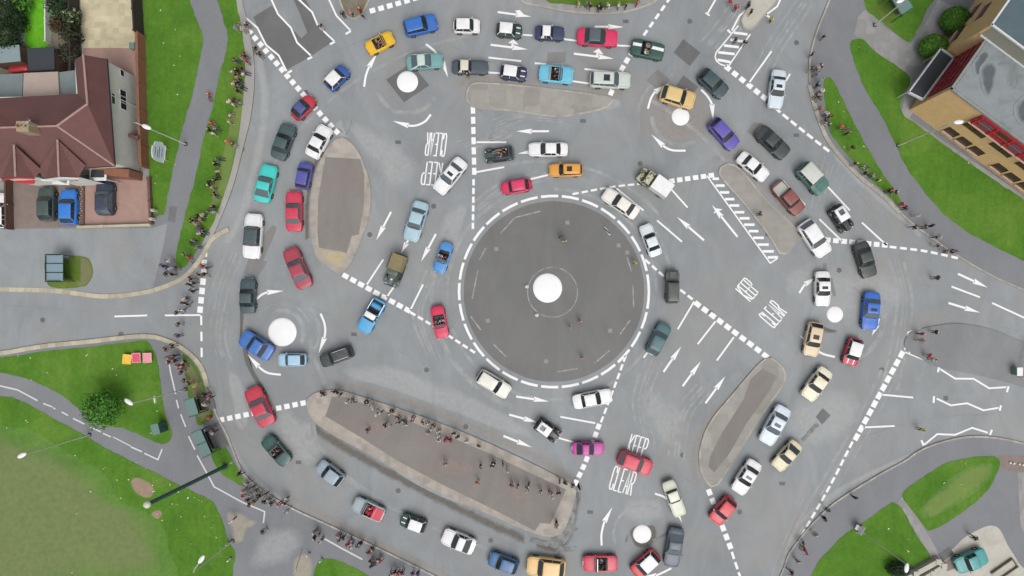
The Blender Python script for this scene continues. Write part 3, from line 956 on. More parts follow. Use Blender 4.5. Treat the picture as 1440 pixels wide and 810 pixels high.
for a in ([(550, 298), (529, 338)], [(613, 329), (592, 368)], [(576, 334), (564, 356)], [(772, 184.6), (726, 184.6)], [(772, 210), (728, 216)], [(990, 338), (952, 305)],
          [(933, 523), (958, 487)], [(960, 543), (985.5, 508)], [(992, 567), (1020, 529)], [(726, 557.6), (772, 564.6)], [(716, 583), (758, 594.5)], [(708, 613), (748, 629)],
          [(1347, 385), (1389, 404.4)], [(1333.6, 426), (1378, 439.6)], [(836, 37.5), (877, 38)]):
    arrow(a)
arrow([(1037, 333), (1001, 288)], branch=[(1012, 302), (1008, 293)])
arrow([(700, 17), (747, 23.5)], branch=[(728, 21), (731, 14)])
arrow([(690, 63), (742, 69.5)], branch=[(720, 66), (722, 55)])
arrow([(807, 75.5), (863, 82.5)], branch=[(839, 79.5), (842, 68)])
for a in ([(359, 422), (373, 412), (399, 409)], [(451, 441), (457, 458), (456, 476), (448, 497)], [(395, 527), (376, 524), (362, 514), (348, 498)],
          [(512, 122), (515, 105), (522, 88), (531, 74)], [(599, 62), (612, 73), (624, 90), (630, 109)], [(606, 161), (596, 172), (578, 177), (552, 170)],
          [(911, 153), (916, 137), (925, 126), (941, 117)], [(986, 126), (996, 137), (1002, 150), (1003, 170)], [(964, 212), (944, 211), (930, 203), (916, 189)],
          [(1124, 412), (1132, 400), (1142, 392), (1152, 388)], [(1236, 448), (1232, 460), (1226, 472)], [(1174, 502), (1156, 497), (1142, 487), (1124, 471)],
          [(846, 767), (846, 750), (851, 731), (861, 713)], [(921, 694), (936, 700), (950, 714), (959, 735)], [(944, 799), (930, 806), (915, 812), (900, 812)]):
    arrow(a, 1.9, 0.62, 0.24)

GLY = {'K': [[(0, 0), (0, 1)], [(1, 1), (.05, .5), (1, 0)]], 'E': [[(1, 0), (0, 0), (0, 1), (1, 1)], [(0, .5), (.85, .5)]],
       'P': [[(0, 0), (0, 1), (.7, 1), (1, .9), (1, .6), (.7, .5), (0, .5)]], 'C': [[(1, .74), (.96, .92), (.75, 1), (.25, 1), (0, .86), (0, .14), (.25, 0), (.75, 0), (.96, .08), (1, .26)]],
       'L': [[(0, 1), (0, 0), (1, 0)]], 'A': [[(0, 0), (.5, 1), (1, 0)], [(.16, .32), (.84, .32)]], 'R': [[(0, 0), (0, 1), (.7, 1), (1, .9), (1, .6), (.7, .5), (0, .5)], [(.5, .5), (1, 0)]]}


def lettering(word, cx, cy, wpx, hpx, read, up):
    c = W(cx, cy)
    u = Vector((math.cos(R(read)), math.sin(R(read))))
    v = Vector((math.cos(R(up)), math.sin(R(up))))
    n = len(word)
    wl, hl = wpx / S, hpx / S
    adv = wl / n
    mb = MB()
    for i, ch in enumerate(word):
        for s_i, st in enumerate(GLY[ch]):
            pts = []
            for x, y in st:
                lx = -wl / 2 + adv * (i + 0.12 + 0.70 * x)
                ly = (y - .5) * hl
                q = Vector((c.x, c.y)) + u * lx + v * ly
                pts.append(q)
            ribbon(mb, pts, 0.15, ZM + 0.0006 * s_i)
    return road_part('road_lettering', mb, 'white_line')


lettering('CLEAR', 613, 203, 29, 32, 176, 263)
lettering('KEEP', 607, 244, 29, 32, 176, 263)
lettering('KEEP', 1051.5, 407, 22, 28, 49, 139)
lettering('CLEAR', 1087, 441.5, 30, 28, 49, 139)
lettering('KEEP', 897, 628, 27, 29, -18, 74)
lettering('CLEAR', 876, 676, 34, 33, -18, 74)


# mini roundabout domes
def dome(px, py, rpx, label):
    r = rpx / S
    mb = MB()
    rs = []
    for k, z in ((1.0, 0.004), (0.985, 0.03), (0.86, 0.065), (0.6, 0.10), (0.3, 0.12), (0.02, 0.125)):
        rs.append([(r * k * math.cos(2 * math.pi * i / 48), r * k * math.sin(2 * math.pi * i / 48), z) for i in range(48)])
    mb.loft(rs)
    tag(mb.build('mini_roundabout', M['dome'], smooth=50, loc=W(px, py)), label, 'roundabout', 'white mini roundabout domes')


dome(770, 405, 20.5, 'large white painted dome inside a thin ring at the dark centre of the junction')
dome(397, 467, 20, 'white painted dome between the blue saloon and the two bright curved arrows, west side')
dome(573, 115, 15, 'white painted dome on a dark square of asphalt below the pale teal coupe')
dome(957, 164, 12.5, 'small white painted dome just below the golden car with cream bumpers')
dome(1174, 442, 11.5, 'smallest white painted dome, beside the bright blue saloon on the east side')
dome(903, 751, 13, 'white painted dome in a ragged dark ring above the red car with white roof')

# ------------------------------------------------------------------ people
POSES = {}


def skin_mesh(name, verts, edges, radii, roots, sub=1):
    me = bpy.data.meshes.new(name)
    me.from_pydata(verts, edges, [])
    o = bpy.data.objects.new(name, me)
    COL.objects.link(o)
    md = o.modifiers.new('s', 'SKIN')
    md.use_smooth_shade = True
    for i, r in enumerate(radii):
        me.skin_vertices[0].data[i].radius = r if isinstance(r, tuple) else (r, r)
    for i in roots:
        me.skin_vertices[0].data[i].use_root = True
    if sub:
        sm = o.modifiers.new('d', 'SUBSURF')
        sm.levels = sm.render_levels = sub
    dg = bpy.context.evaluated_depsgraph_get()
    out = bpy.data.meshes.new_from_object(o.evaluated_get(dg))
    bpy.data.objects.remove(o)
    return out


def person_mesh(pose):
    V, E, Rd, reg = [], [], [], []

    def v(p, r, parent=None, region='shirt'):
        V.append(Vector(p)); Rd.append(r)
        if parent is not None:
            E.append((parent, len(V) - 1)); reg.append(region)
        return len(V) - 1
    ph = 0.93
    lean = 0.0
    if pose == 'sit':
        ph = 0.13; lean = -0.08
    if pose == 'drive':
        ph = 0.16; lean = -0.07
    pel = v((0, 0, ph), (.15, .115))
    sp = v((lean * .4, 0, ph + .2), (.135, .105), pel)
    ch = v((lean * .8, 0, ph + .40), (.165, .115), sp)
    nk = v((lean + .01, 0, ph + .57), .056, ch, 'skin')
    hb = v((lean + .03, 0, ph + .645), (.072, .075), nk, 'head')
    hm = v((lean + .035, 0, ph + .72), (.08, .098), hb, 'head')
    ht = v((lean + .02, 0, ph + .79), (.06, .07), hm, 'head')
    ns = v((lean + .135, 0, ph + .69), .016, hm, 'head')
    for s in (-1, 1):
        v((lean + .02, s * .088, ph + .69), .018, hm, 'head')
    fingers = []
    for s in (-1, 1):
        sh = v((lean, s * .185, ph + .48), .062, ch)
        if pose in ('stand', 'walk', 'turn'):
            sw = 0.10 * s if pose == 'walk' else 0.0
            eb = v((lean - .02 + sw, s * .245, ph + .20), .045, sh)
            wr = v((lean + .06 + sw * 2, s * .25, ph - .04), .033, eb)
            hd = (.10 + sw * 2 + lean, s * .245, ph - .11)
            fd = Vector((.25, 0, -.95))
        elif pose == 'photo':
            eb = v((lean + .10, s * .25, ph + .24), .045, sh)
            wr = v((lean + .27, s * .12, ph + .44), .033, eb)
            hd = (lean + .31, s * .085, ph + .50)
            fd = Vector((.35, -s * .6, .7))
        elif pose == 'fold':
            eb = v((lean + .03, s * .25, ph + .22), .045, sh)
            wr = v((lean + .20, s * .06, ph + .24), .033, eb)
            hd = (lean + .20, -s * .02, ph + .25)
            fd = Vector((.1, -s * .95, .1))
        elif pose == 'drive':
            eb = v((lean + .12, s * .25, ph + .26), .045, sh)
            wr = v((lean + .34, s * .17, ph + .30), .031, eb, 'skin')
            hd = (lean + .41, s * .15, ph + .33)
            fd = Vector((.9, -s * .2, .3))
        else:
            eb = v((lean - .02, s * .26, ph + .22), .045, sh)
            wr = v((lean + .18, s * .20, ph + .16), .031, eb, 'skin')
            hd = (lean + .25, s * .18, ph + .18)
            fd = Vector((.95, 0, -.2))
        h = v(hd, (.036, .022), wr, 'skin')
        fingers.append((Vector(hd), fd.normalized(), s))
        if pose in ('stand', 'turn', 'photo', 'fold'):
            hp = v((0, s * .085, ph - .05), .092, pel, 'legs')
            kn = v((.02, s * .10, .50), .062, hp, 'legs')
            an = v((-.01, s * .105, .09), .042, kn, 'legs')
            v((.14, s * .125, .035), (.042, .03), an, 'shoe')
        elif pose == 'walk':
            hp = v((0, s * .085, ph - .05), .092, pel, 'legs')
            kn = v((.10 - s * .14, s * .09, .50), .062, hp, 'legs')
            an = v((-.06 - s * .26, s * .09, .10 if s > 0 else .09), .042, kn, 'legs')
            v((.08 - s * .26, s * .10, .035), (.042, .03), an, 'shoe')
        elif pose == 'sit':
            hp = v((.04, s * .09, ph), .09, pel, 'legs')
            kn = v((.38, s * .13, .46), .062, hp, 'legs')
            an = v((.58, s * .12, .09), .042, kn, 'legs')
            v((.72, s * .14, .035), (.042, .03), an, 'shoe')
        else:
            hp = v((.05, s * .09, ph - .01), .09, pel, 'legs')
            kn = v((.46, s * .11, .24), .062, hp, 'legs')
            an = v((.78, s * .10, .03), .042, kn, 'legs')
            v((.90, s * .11, .08), (.042, .03), an, 'shoe')
    body = skin_mesh('person', V, E, Rd, [pel], 1)
    # five fingers on each hand
    fv, fe, fr, roots = [], [], [], []
    for c, d, s in fingers:
        side = d.cross(Vector((0, 0, 1)))
        side = side.normalized() if side.length > .1 else Vector((1, 0, 0))
        nrm = side.cross(d)
        for k in range(5):
            if k == 0:
                p0 = c - d * .02 + side * .025 * s
                p1 = p0 + side * .03 * s + d * .03
                p2 = p1 + d * .028
            else:
                p0 = c + side * (.024 - .016 * (k - 1)) * s + d * .01
                L = (.075, .083, .077, .06)[k - 1]
                p1 = p0 + d * L * .55
                p2 = p1 + (d * .8 + nrm * .5).normalized() * L * .5
            i = len(fv)
            fv += [p0, p1, p2]; fe += [(i, i + 1), (i + 1, i + 2)]; fr += [.010, .009, .0075]; roots.append(i)
    fing = skin_mesh('hand', fv, fe, fr, roots, 0)
    bm = bmesh.new()
    bm.from_mesh(body)
    nb = len(bm.faces)
    bm.from_mesh(fing)
    bm.faces.ensure_lookup_table()
    idx = {'shirt': 0, 'legs': 1, 'skin': 2, 'hair': 3, 'shoe': 4}
    segs = [(V[a], V[b], r) for (a, b), r in zip(E, reg)]
    hc = V[hm]
    for i, f in enumerate(bm.faces):
        f.smooth = True
        if i >= nb:
            f.material_index = 2
            continue
        c = f.calc_center_median()
        best, br = 1e9, 'shirt'
        for a, b, r in segs:
            ab = b - a
            t = max(0, min(1, (c - a).dot(ab) / max(1e-9, ab.length_squared)))
            d = (c - (a + ab * t)).length
            if d < best:
                best, br = d, r
        if br == 'head':
            rel = c - hc
            br = 'hair' if rel.z > .045 or (rel.x < .03 and rel.z > -.06) else 'skin'
        f.material_index = idx[br]
    me = bpy.data.meshes.new('person')
    bm.to_mesh(me)
    bm.free()
    for _ in range(5):
        me.materials.append(M['rubber'])
    return me


HAIR = [cloth(c) for c in ((82, 66, 54), (56, 50, 46), (120, 94, 66), (160, 158, 154), (186, 160, 112), (214, 210, 204))]
SKIN = [cloth(c) for c in ((206, 164, 140), (196, 150, 124), (150, 108, 84))]
SHOE = [cloth(c) for c in ((38, 36, 36), (90, 76, 62), (200, 200, 198))]
LEGS = {'dark': (42, 42, 48), 'blue': (62, 78, 110), 'beige': (160, 146, 118), 'grey': (104, 104, 106), 'pale': (190, 186, 178)}
TOP = {'white': (236, 234, 230), 'black': (34, 34, 36), 'red': (196, 44, 52), 'pink': (214, 150, 160), 'hot pink': (216, 60, 110), 'blue': (88, 112, 168), 'navy': (44, 50, 82),
       'grey': (136, 138, 142), 'pale grey': (184, 186, 188), 'green': (70, 120, 72), 'dark green': (40, 66, 48), 'teal': (70, 142, 136), 'orange': (220, 110, 60), 'brown': (98, 72, 56),
       'cream': (220, 210, 180), 'tan': (176, 150, 118), 'purple': (110, 84, 140), 'lilac': (168, 162, 200), 'maroon': (110, 44, 60), 'pale blue': (160, 196, 220), 'dark grey': (76, 78, 80),
       'hi-vis yellow': (214, 226, 70), 'pale yellow': (224, 220, 150), 'magenta': (170, 50, 120)}


def person(px, py, top, pose, label, group, legs=None, face=None, z=0.0, base=None, seat=None):
    if pose not in POSES:
        POSES[pose] = person_mesh(pose)
    o = bpy.data.objects.new('person', POSES[pose])
    COL.objects.link(o)
    p = base if base is not None else at(px, py, z + (1.25 if pose not in ('sit',) else .5))
    o.location = (p.x, p.y, z)
    if face is None:
        face = math.atan2(NY - p.y, NX - p.x) + random.gauss(0, 0.8)
    o.rotation_euler.z = face
    k = random.uniform(0.97, 1.08)
    o.scale = (k, k, k)
    mats = (cloth(TOP[top]), cloth(LEGS[legs or random.choice(list(LEGS))]), random.choice(SKIN), random.choice(HAIR), random.choice(SHOE))
    for i, m in enumerate(mats):
        o.material_slots[i].link = 'OBJECT'
        o.material_slots[i].material = m
    tag(o, label, 'person', group)
    return o


ORD = ['first', 'second', 'third', 'fourth', 'fifth', 'sixth', 'seventh', 'eighth', 'ninth', 'tenth', 'eleventh', 'twelfth', 'thirteenth', 'fourteenth', 'fifteenth', 'sixteenth', 'seventeenth', 'eighteenth', 'nineteenth', 'twentieth'] + \
      ['twenty-' + x for x in ('first', 'second', 'third', 'fourth', 'fifth', 'sixth', 'seventh', 'eighth', 'ninth')] + ['thirtieth'] + ['thirty-' + x for x in ('first', 'second', 'third', 'fourth', 'fifth', 'sixth', 'seventh', 'eighth', 'ninth')]
ZONES = [
    ('people on the north-west grass verge', 'down the north-west grass verge', Z1, 'y', [
        (335, 36, 'grey'), (341, 40, 'pale grey'), (330, 38, 'lilac'), (346, 34, 'navy'), (358, 67, 'black'), (364, 75, 'black'),
        (329.5, 84.5, 'green'), (339, 81, 'pink'), (343, 77, 'brown'), (345, 85, 'red'), (325, 100, 'white'), (332, 98, 'black'), (338, 96, 'black'), (342, 103, 'white'), (329, 104, 'dark grey'), (332.5, 108, 'tan'),
        (328, 117, 'white'), (333, 115, 'black'), (332.5, 126, 'dark green'), (337, 122, 'green'), (321, 142, 'white'), (326, 146, 'white'), (329, 141, 'black'), (333.5, 142, 'green'), (321, 170, 'cream'), (323, 161, 'white')]),
    ('people on the west grass verge', 'down the west grass verge', Z1, 'y', [
        (297, 173, 'red'), (293, 182, 'black'), (298, 187, 'white'), (302, 180, 'pale grey'), (318.6, 198.5, 'orange'), (327, 202, 'dark grey'), (306, 224, 'teal'), (302, 230, 'black'), (305, 241, 'cream'),
        (293, 260, 'navy'), (298, 263, 'tan'), (301, 253, 'dark green'), (301, 273, 'black'), (298, 290, 'black'), (293, 297, 'teal'), (299, 298, 'pale grey'), (284, 302, 'pale grey'), (277, 304, 'black'), (269, 310, 'black'), (281, 308, 'tan'),
        (276, 315, 'pink'), (278, 322, 'blue'), (285, 324, 'navy'), (280, 328, 'white'), (272, 338, 'grey'), (268, 342, 'dark grey'), (275, 347, 'grey'), (258.6, 358, 'green'), (265.5, 362, 'red'), (293, 133.5, 'red')]),
    ('people at the car park corner', 'down at the car park corner', ZP, 'y', [
        (236, 366, 'white'), (227, 373.5, 'blue'), (233, 377, 'blue'), (239, 377, 'pale blue'), (246, 377, 'dark grey'), (233, 385, 'black'), (240, 386, 'black')]),
    ('people crossing the west side road', 'down of those crossing the west side road', 0.0, 'y', [
        (283, 374, 'red'), (289, 376, 'dark grey'), (278, 386, 'black'), (286, 386, 'black'), (267, 392, 'black'), (265.5, 400, 'black'), (271, 398, 'navy'), (268.6, 409, 'black'), (258, 419, 'white'), (257, 426, 'black'), (262, 428, 'black'), (254, 436, 'white'), (247, 440, 'black'), (250, 456, 'black'), (248.5, 472, 'purple')]),
    ('people on the south-west footpath', 'down between the coloured boards and bus shelters', ZP, 'y', [
        (232, 491, 'maroon'), (241, 486, 'black'), (236, 503, 'pink'), (243, 500, 'black'), (244, 507, 'maroon'), (237, 509, 'maroon'), (248, 514, 'pink'), (252.5, 518.5, 'pink'), (255, 509, 'white'), (257, 515, 'maroon'), (254, 524, 'navy'),
        (258, 535, 'black'), (264.5, 539, 'black'), (273, 542, 'hi-vis yellow'), (287, 568.5, 'white'), (292, 559, 'pink'), (287, 555.5, 'black'), (292, 587, 'orange'), (298, 604, 'maroon'), (297, 609, 'white')]),
    ('people at the lower footpath junction', 'from left at the lower footpath junction', ZP, 'x', [
        (335, 667, 'black'), (343, 678, 'white'), (347, 680, 'brown'), (341, 691, 'pink'), (342, 698, 'pink'), (353, 686.6, 'grey'), (352, 695.5, 'pale grey'), (357, 692, 'pale grey'), (347, 704, 'black'), (350, 710, 'brown'), (355, 707, 'tan'), (364, 697, 'dark green'),
        (361, 701, 'dark grey'), (372, 695.5, 'dark grey'), (371, 706, 'black'), (380, 709, 'dark grey'), (377, 703, 'grey'), (391, 710, 'pink'), (400, 703, 'white'), (399, 708, 'black'), (402, 719.5, 'white'), (325, 733, 'white'), (369, 748, 'dark grey')]),
    ('people along the south kerb', 'from left along the south kerb', ZP, 'x', [
        (441, 749, 'grey'), (442, 757, 'black'), (446, 753, 'pale grey'), (450, 761, 'white'), (477, 760, 'black'), (475, 753.6, 'pink'), (481, 757, 'dark grey'), (492, 761, 'pink'), (493, 768, 'white'), (489, 766, 'hot pink'), (502, 769, 'lilac'), (506, 765, 'navy'),
        (518, 777, 'red'), (524, 772, 'dark grey'), (521, 790, 'dark green'), (522, 797, 'teal'), (527, 793, 'grey'), (532.5, 787, 'brown'), (534, 791, 'pink'), (554, 806, 'black'), (559, 807, 'red'), (565, 806, 'maroon'), (548, 808, 'white'), (580, 807, 'purple'), (587, 808, 'purple')]),
    ('people on the long south island', 'from left on the pointed half of long island', 0.13, 'x', [
        (452.5, 553, 'black'), (453, 557.5, 'white'), (468, 551.5, 'black'), (472.5, 552, 'black'), (478, 555, 'black'), (487, 565, 'white'), (493, 562, 'lilac'), (496, 565, 'grey'), (513, 567, 'black'), (516, 565, 'black'), (521.5, 570, 'white'), (523, 574, 'white'), (529, 582.5, 'white'), (533, 580, 'white'),
        (547.5, 580.5, 'white'), (551, 578, 'black'), (515.6, 606, 'purple'), (541, 599, 'navy'), (544, 599, 'pale grey'), (559, 588, 'brown'), (560, 595, 'dark grey'), (567, 592.5, 'dark grey'), (569.5, 598, 'white'), (580, 588, 'pink'), (578, 593, 'pale grey'), (594, 595, 'brown'), (600, 595, 'white'), (609, 599, 'dark grey'),
        (605, 604, 'white'), (601, 609, 'pale grey'), (616, 607, 'white'), (615, 612, 'white'), (616, 620, 'white')]),
    ('people in the middle of the long south island', 'from left on the wide end of long island', 0.13, 'x', [
        (625, 619.5, 'hot pink'), (629, 618, 'red'), (633, 620, 'red'), (638, 610.5, 'dark grey'), (643, 615, 'dark grey'), (655, 621.5, 'white'), (673, 627.5, 'brown'), (625, 654, 'white'), (675, 656, 'black'), (692, 656, 'black'), (694, 652, 'black'), (707, 653.5, 'black'), (713, 663, 'white'), (671, 679.5, 'orange'),
        (719, 683, 'magenta'), (728, 685, 'pale grey'), (741, 690.6, 'white'), (743, 683, 'brown'), (760, 693, 'white'), (772, 695, 'pink'), (776, 698, 'white'), (785.6, 694, 'dark green'), (795, 680, 'black'), (805.6, 683, 'navy'), (787, 678, 'dark grey'), (782.6, 736, 'black'), (783, 741, 'white')]),
    ('people on the north-east footpath', 'down the north-east footpath', ZP, 'y', [
        (1160, 50, 'black'), (1143.6, 75, 'black'), (1151, 94, 'white'), (1155, 92, 'black'), (1143, 96, 'dark grey'), (1156, 111, 'pale blue'), (1151, 102, 'lilac'), (1151, 119, 'black'), (1157, 126.5, 'white'), (1153, 138, 'green'), (1149, 134, 'dark green'), (1155, 151, 'orange')]),
    ('people on the north-east grass verge', 'down the north-east grass verge', Z1, 'y', [
        (1163.5, 159, 'white'), (1167, 163, 'black'), (1161.5, 168, 'navy'), (1165.6, 174.6, 'blue'), (1183.5, 177, 'orange'), (1194, 186, 'dark green'), (1192, 182, 'pale grey'), (1200, 206.7, 'black'), (1204, 230, 'dark grey'), (1219.5, 236, 'pale blue'), (1219, 243, 'black'), (1229, 246.7, 'white'), (1238, 252, 'pale yellow')]),
    ('people at the east path bend', 'down at the east path bend', ZP, 'y', [
        (1255.5, 266.7, 'red'), (1252, 268, 'black'), (1261, 270, 'dark grey'), (1269, 287, 'red'), (1274.5, 292, 'black'), (1290, 302, 'pale grey'), (1288, 319, 'black'), (1302, 319, 'dark grey'), (1312, 317, 'black'), (1321, 333, 'pale grey'), (1320, 346, 'dark grey'), (1338.6, 353, 'navy'), (1333, 353, 'pale grey'), (1344.5, 354, 'lilac')]),
    ('people at the east road mouth', 'down at the east road mouth', 0.1, 'y', [
        (1318.7, 390.5, 'black'), (1297.5, 470, 'red'), (1297.5, 479, 'tan'), (1317, 467, 'black'), (1308, 500, 'hot pink'), (1314, 505.5, 'white'), (1298, 605, 'hi-vis yellow')]),
    ('people on the south-east pavement', 'down the south-east pavement', ZP, 'y', [
        (1204, 701, 'dark grey'), (1164.6, 717.6, 'grey'), (1160.5, 730, 'black'), (1147, 752, 'tan'), (1132, 773, 'red'), (1134, 777, 'hot pink'), (1130, 764.5, 'dark grey'), (1122.5, 790, 'grey'), (1114, 806, 'black'), (1372, 757, 'black')]),
    ('people on the top verge', 'from left on the verge at the top edge', ZP, 'x', [
        (814, 4, 'cream'), (825, 4, 'teal'), (830, 7, 'black'), (842, 10, 'black'), (846, 7, 'dark grey'), (855, 6, 'white'), (870, 6, 'white'), (881, 6, 'black'), (896, 3, 'red')]),
    ('people at the top left corner', 'from left by the top zigzag lines', 0.1, 'x', [
        (450, 36, 'black'), (481, 18, 'black'), (493, 17, 'pink'), (505, 12, 'red'), (509, 21, 'black')]),
    ('people around the top splitter island', 'from left around the pale splitter island', 0.0, 'x', [
        (1027, 2, 'red'), (1036, 9, 'red'), (1053.6, 5.6, 'black'), (1057.5, 15.5, 'black'), (1086, 26, 'hi-vis yellow'), (1035, 55, 'maroon'), (1048, 59, 'black')]),
    ('people inside the central circle', 'from left inside the dark central circle', 0.004, 'x', [
        (789, 333, 'black'), (794, 339, 'pale yellow'), (801, 459.5, 'pink'), (815.6, 452.5, 'pink'), (819, 504, 'pink'), (893, 369, 'hi-vis yellow')]),
]
for grp, phrase, z, ax, ppl in ZONES:
    order = sorted(ppl, key=lambda p: p[1] if ax == 'y' else p[0])
    on_grass = 'grass verge' in grp
    for i, (px, py, top) in enumerate(order):
        pose = random.choice(['sit', 'stand', 'fold', 'sit', 'photo', 'turn'] if on_grass else ['walk', 'walk', 'stand'] if 'crossing' in grp else ['stand', 'fold', 'photo', 'walk', 'turn', 'stand'])
        act = {'sit': 'sitting', 'walk': 'walking'}.get(pose, 'standing')
        zz = z
        if grp.endswith('east road mouth') and (py < 400 or py > 600):
            zz = 0.0
        if 'top splitter' in grp and 1050 < px < 1060:
            zz = 0.12
        if 'top left corner' in grp:
            zz = 0.0 if px < 470 else 0.12
        if 'grass verge' in grp and px in (358, 364):
            zz = ZP
        person(px, py, top, pose, f'person in {top} top, {ORD[i]} {phrase}', grp, z=zz)
person(1070, 300, 'black', 'stand', 'person in dark top alone on the kite shaped island', 'people on the islands', z=0.125)
person(657, 104, 'black', 'stand', 'person in black beside the dark grey classic car with cream roof', 'people on the islands', z=0.0)

# ------------------------------------------------------------------ vehicles
def make_wheels():
    mb = MB()
    prof = [(.20, -.085), (.285, -.09), (.315, -.06), (.32, 0), (.315, .06), (.285, .09), (.20, .085)]
    rs = [[(r * math.cos(2 * math.pi * i / 20), y, r * math.sin(2 * math.pi * i / 20)) for i in range(20)] for r, y in prof]
    mb.loft(rs, cap=False)
    ty = mb.build('tyre', M['rubber'], smooth=40)
    mb = MB()
    prof = [(.21, -.07), (.205, .05), (.15, .066), (.06, .085), (.01, .085)]
    rs = [[(r * math.cos(2 * math.pi * i / 20), y, r * math.sin(2 * math.pi * i / 20)) for i in range(20)] for r, y in prof]
    mb.loft(rs)
    rm = mb.build('rim', M['steel'], smooth=40)
    a, b = ty.data, rm.data
    bpy.data.objects.remove(ty); bpy.data.objects.remove(rm)
    return a, b


TYRE, RIM = make_wheels()


def wheel(root, x, y, r=.31, w=1.0):
    t = bpy.data.objects.new('wheel', TYRE)
    COL.objects.link(t)
    t.parent = root
    k = r / .32
    t.location = (x, y, r)
    t.scale = (k, w * k, k)
    if y < 0:
        t.rotation_euler.z = math.pi
    h = bpy.data.objects.new('rim', RIM)
    COL.objects.link(h)
    h.parent = t
    return t


#           xa   xb   xc   xd   (fractions from the tail: screen base, roof front, roof rear, rear glass base), H, hood, belt, deck
PRE = {
    'saloon': (.68, .565, .30, .19, 1.40, .86, .90, .86),
    'hatch': (.70, .58, .15, .035, 1.40, .86, .90, .88),
    'estate': (.69, .58, .08, .02, 1.42, .86, .90, .88),
    'small': (.745, .63, .14, .04, 1.36, .80, .86, .84),
    'coupe': (.66, .52, .32, .14, 1.30, .80, .85, .84),
    'beetle': (.69, .57, .27, .10, 1.45, .84, .90, .78),
    'convertible': (.665, .585, .36, .30, 1.18, .80, .83, .82),
    'pickup': (.70, .595, .42, .39, 1.45, .90, .95, .92),
    'offroad': (.665, .61, .06, .03, 1.85, 1.05, 1.10, 1.08),
    'van': (.72, .62, .42, .40, 1.75, 1.0, 1.05, 1.0),
}
NOUN = {'saloon': 'saloon_car', 'hatch': 'hatchback_car', 'estate': 'estate_car', 'small': 'small_car', 'coupe': 'coupe_car', 'beetle': 'rounded_car', 'convertible': 'convertible_car',
        'pickup': 'pickup_truck', 'offroad': 'off_road_vehicle', 'van': 'box_truck', 'racer': 'racing_car', 'vintage': 'vintage_car', 'army': 'vintage_truck'}


def rrect(cx, cy, hx, hy, r, z, n=4):
    pts = []
    r = min(r, hx * .95, hy * .95)
    for qx, qy, a0 in ((1, 1, 0), (-1, 1, 90), (-1, -1, 180), (1, -1, 270)):
        for i in range(n + 1):
            a = R(a0 + 90 * i / n)
            pts.append((cx + qx * (hx - r) + r * math.cos(a), cy + qy * (hy - r) + r * math.sin(a), z))
    return pts


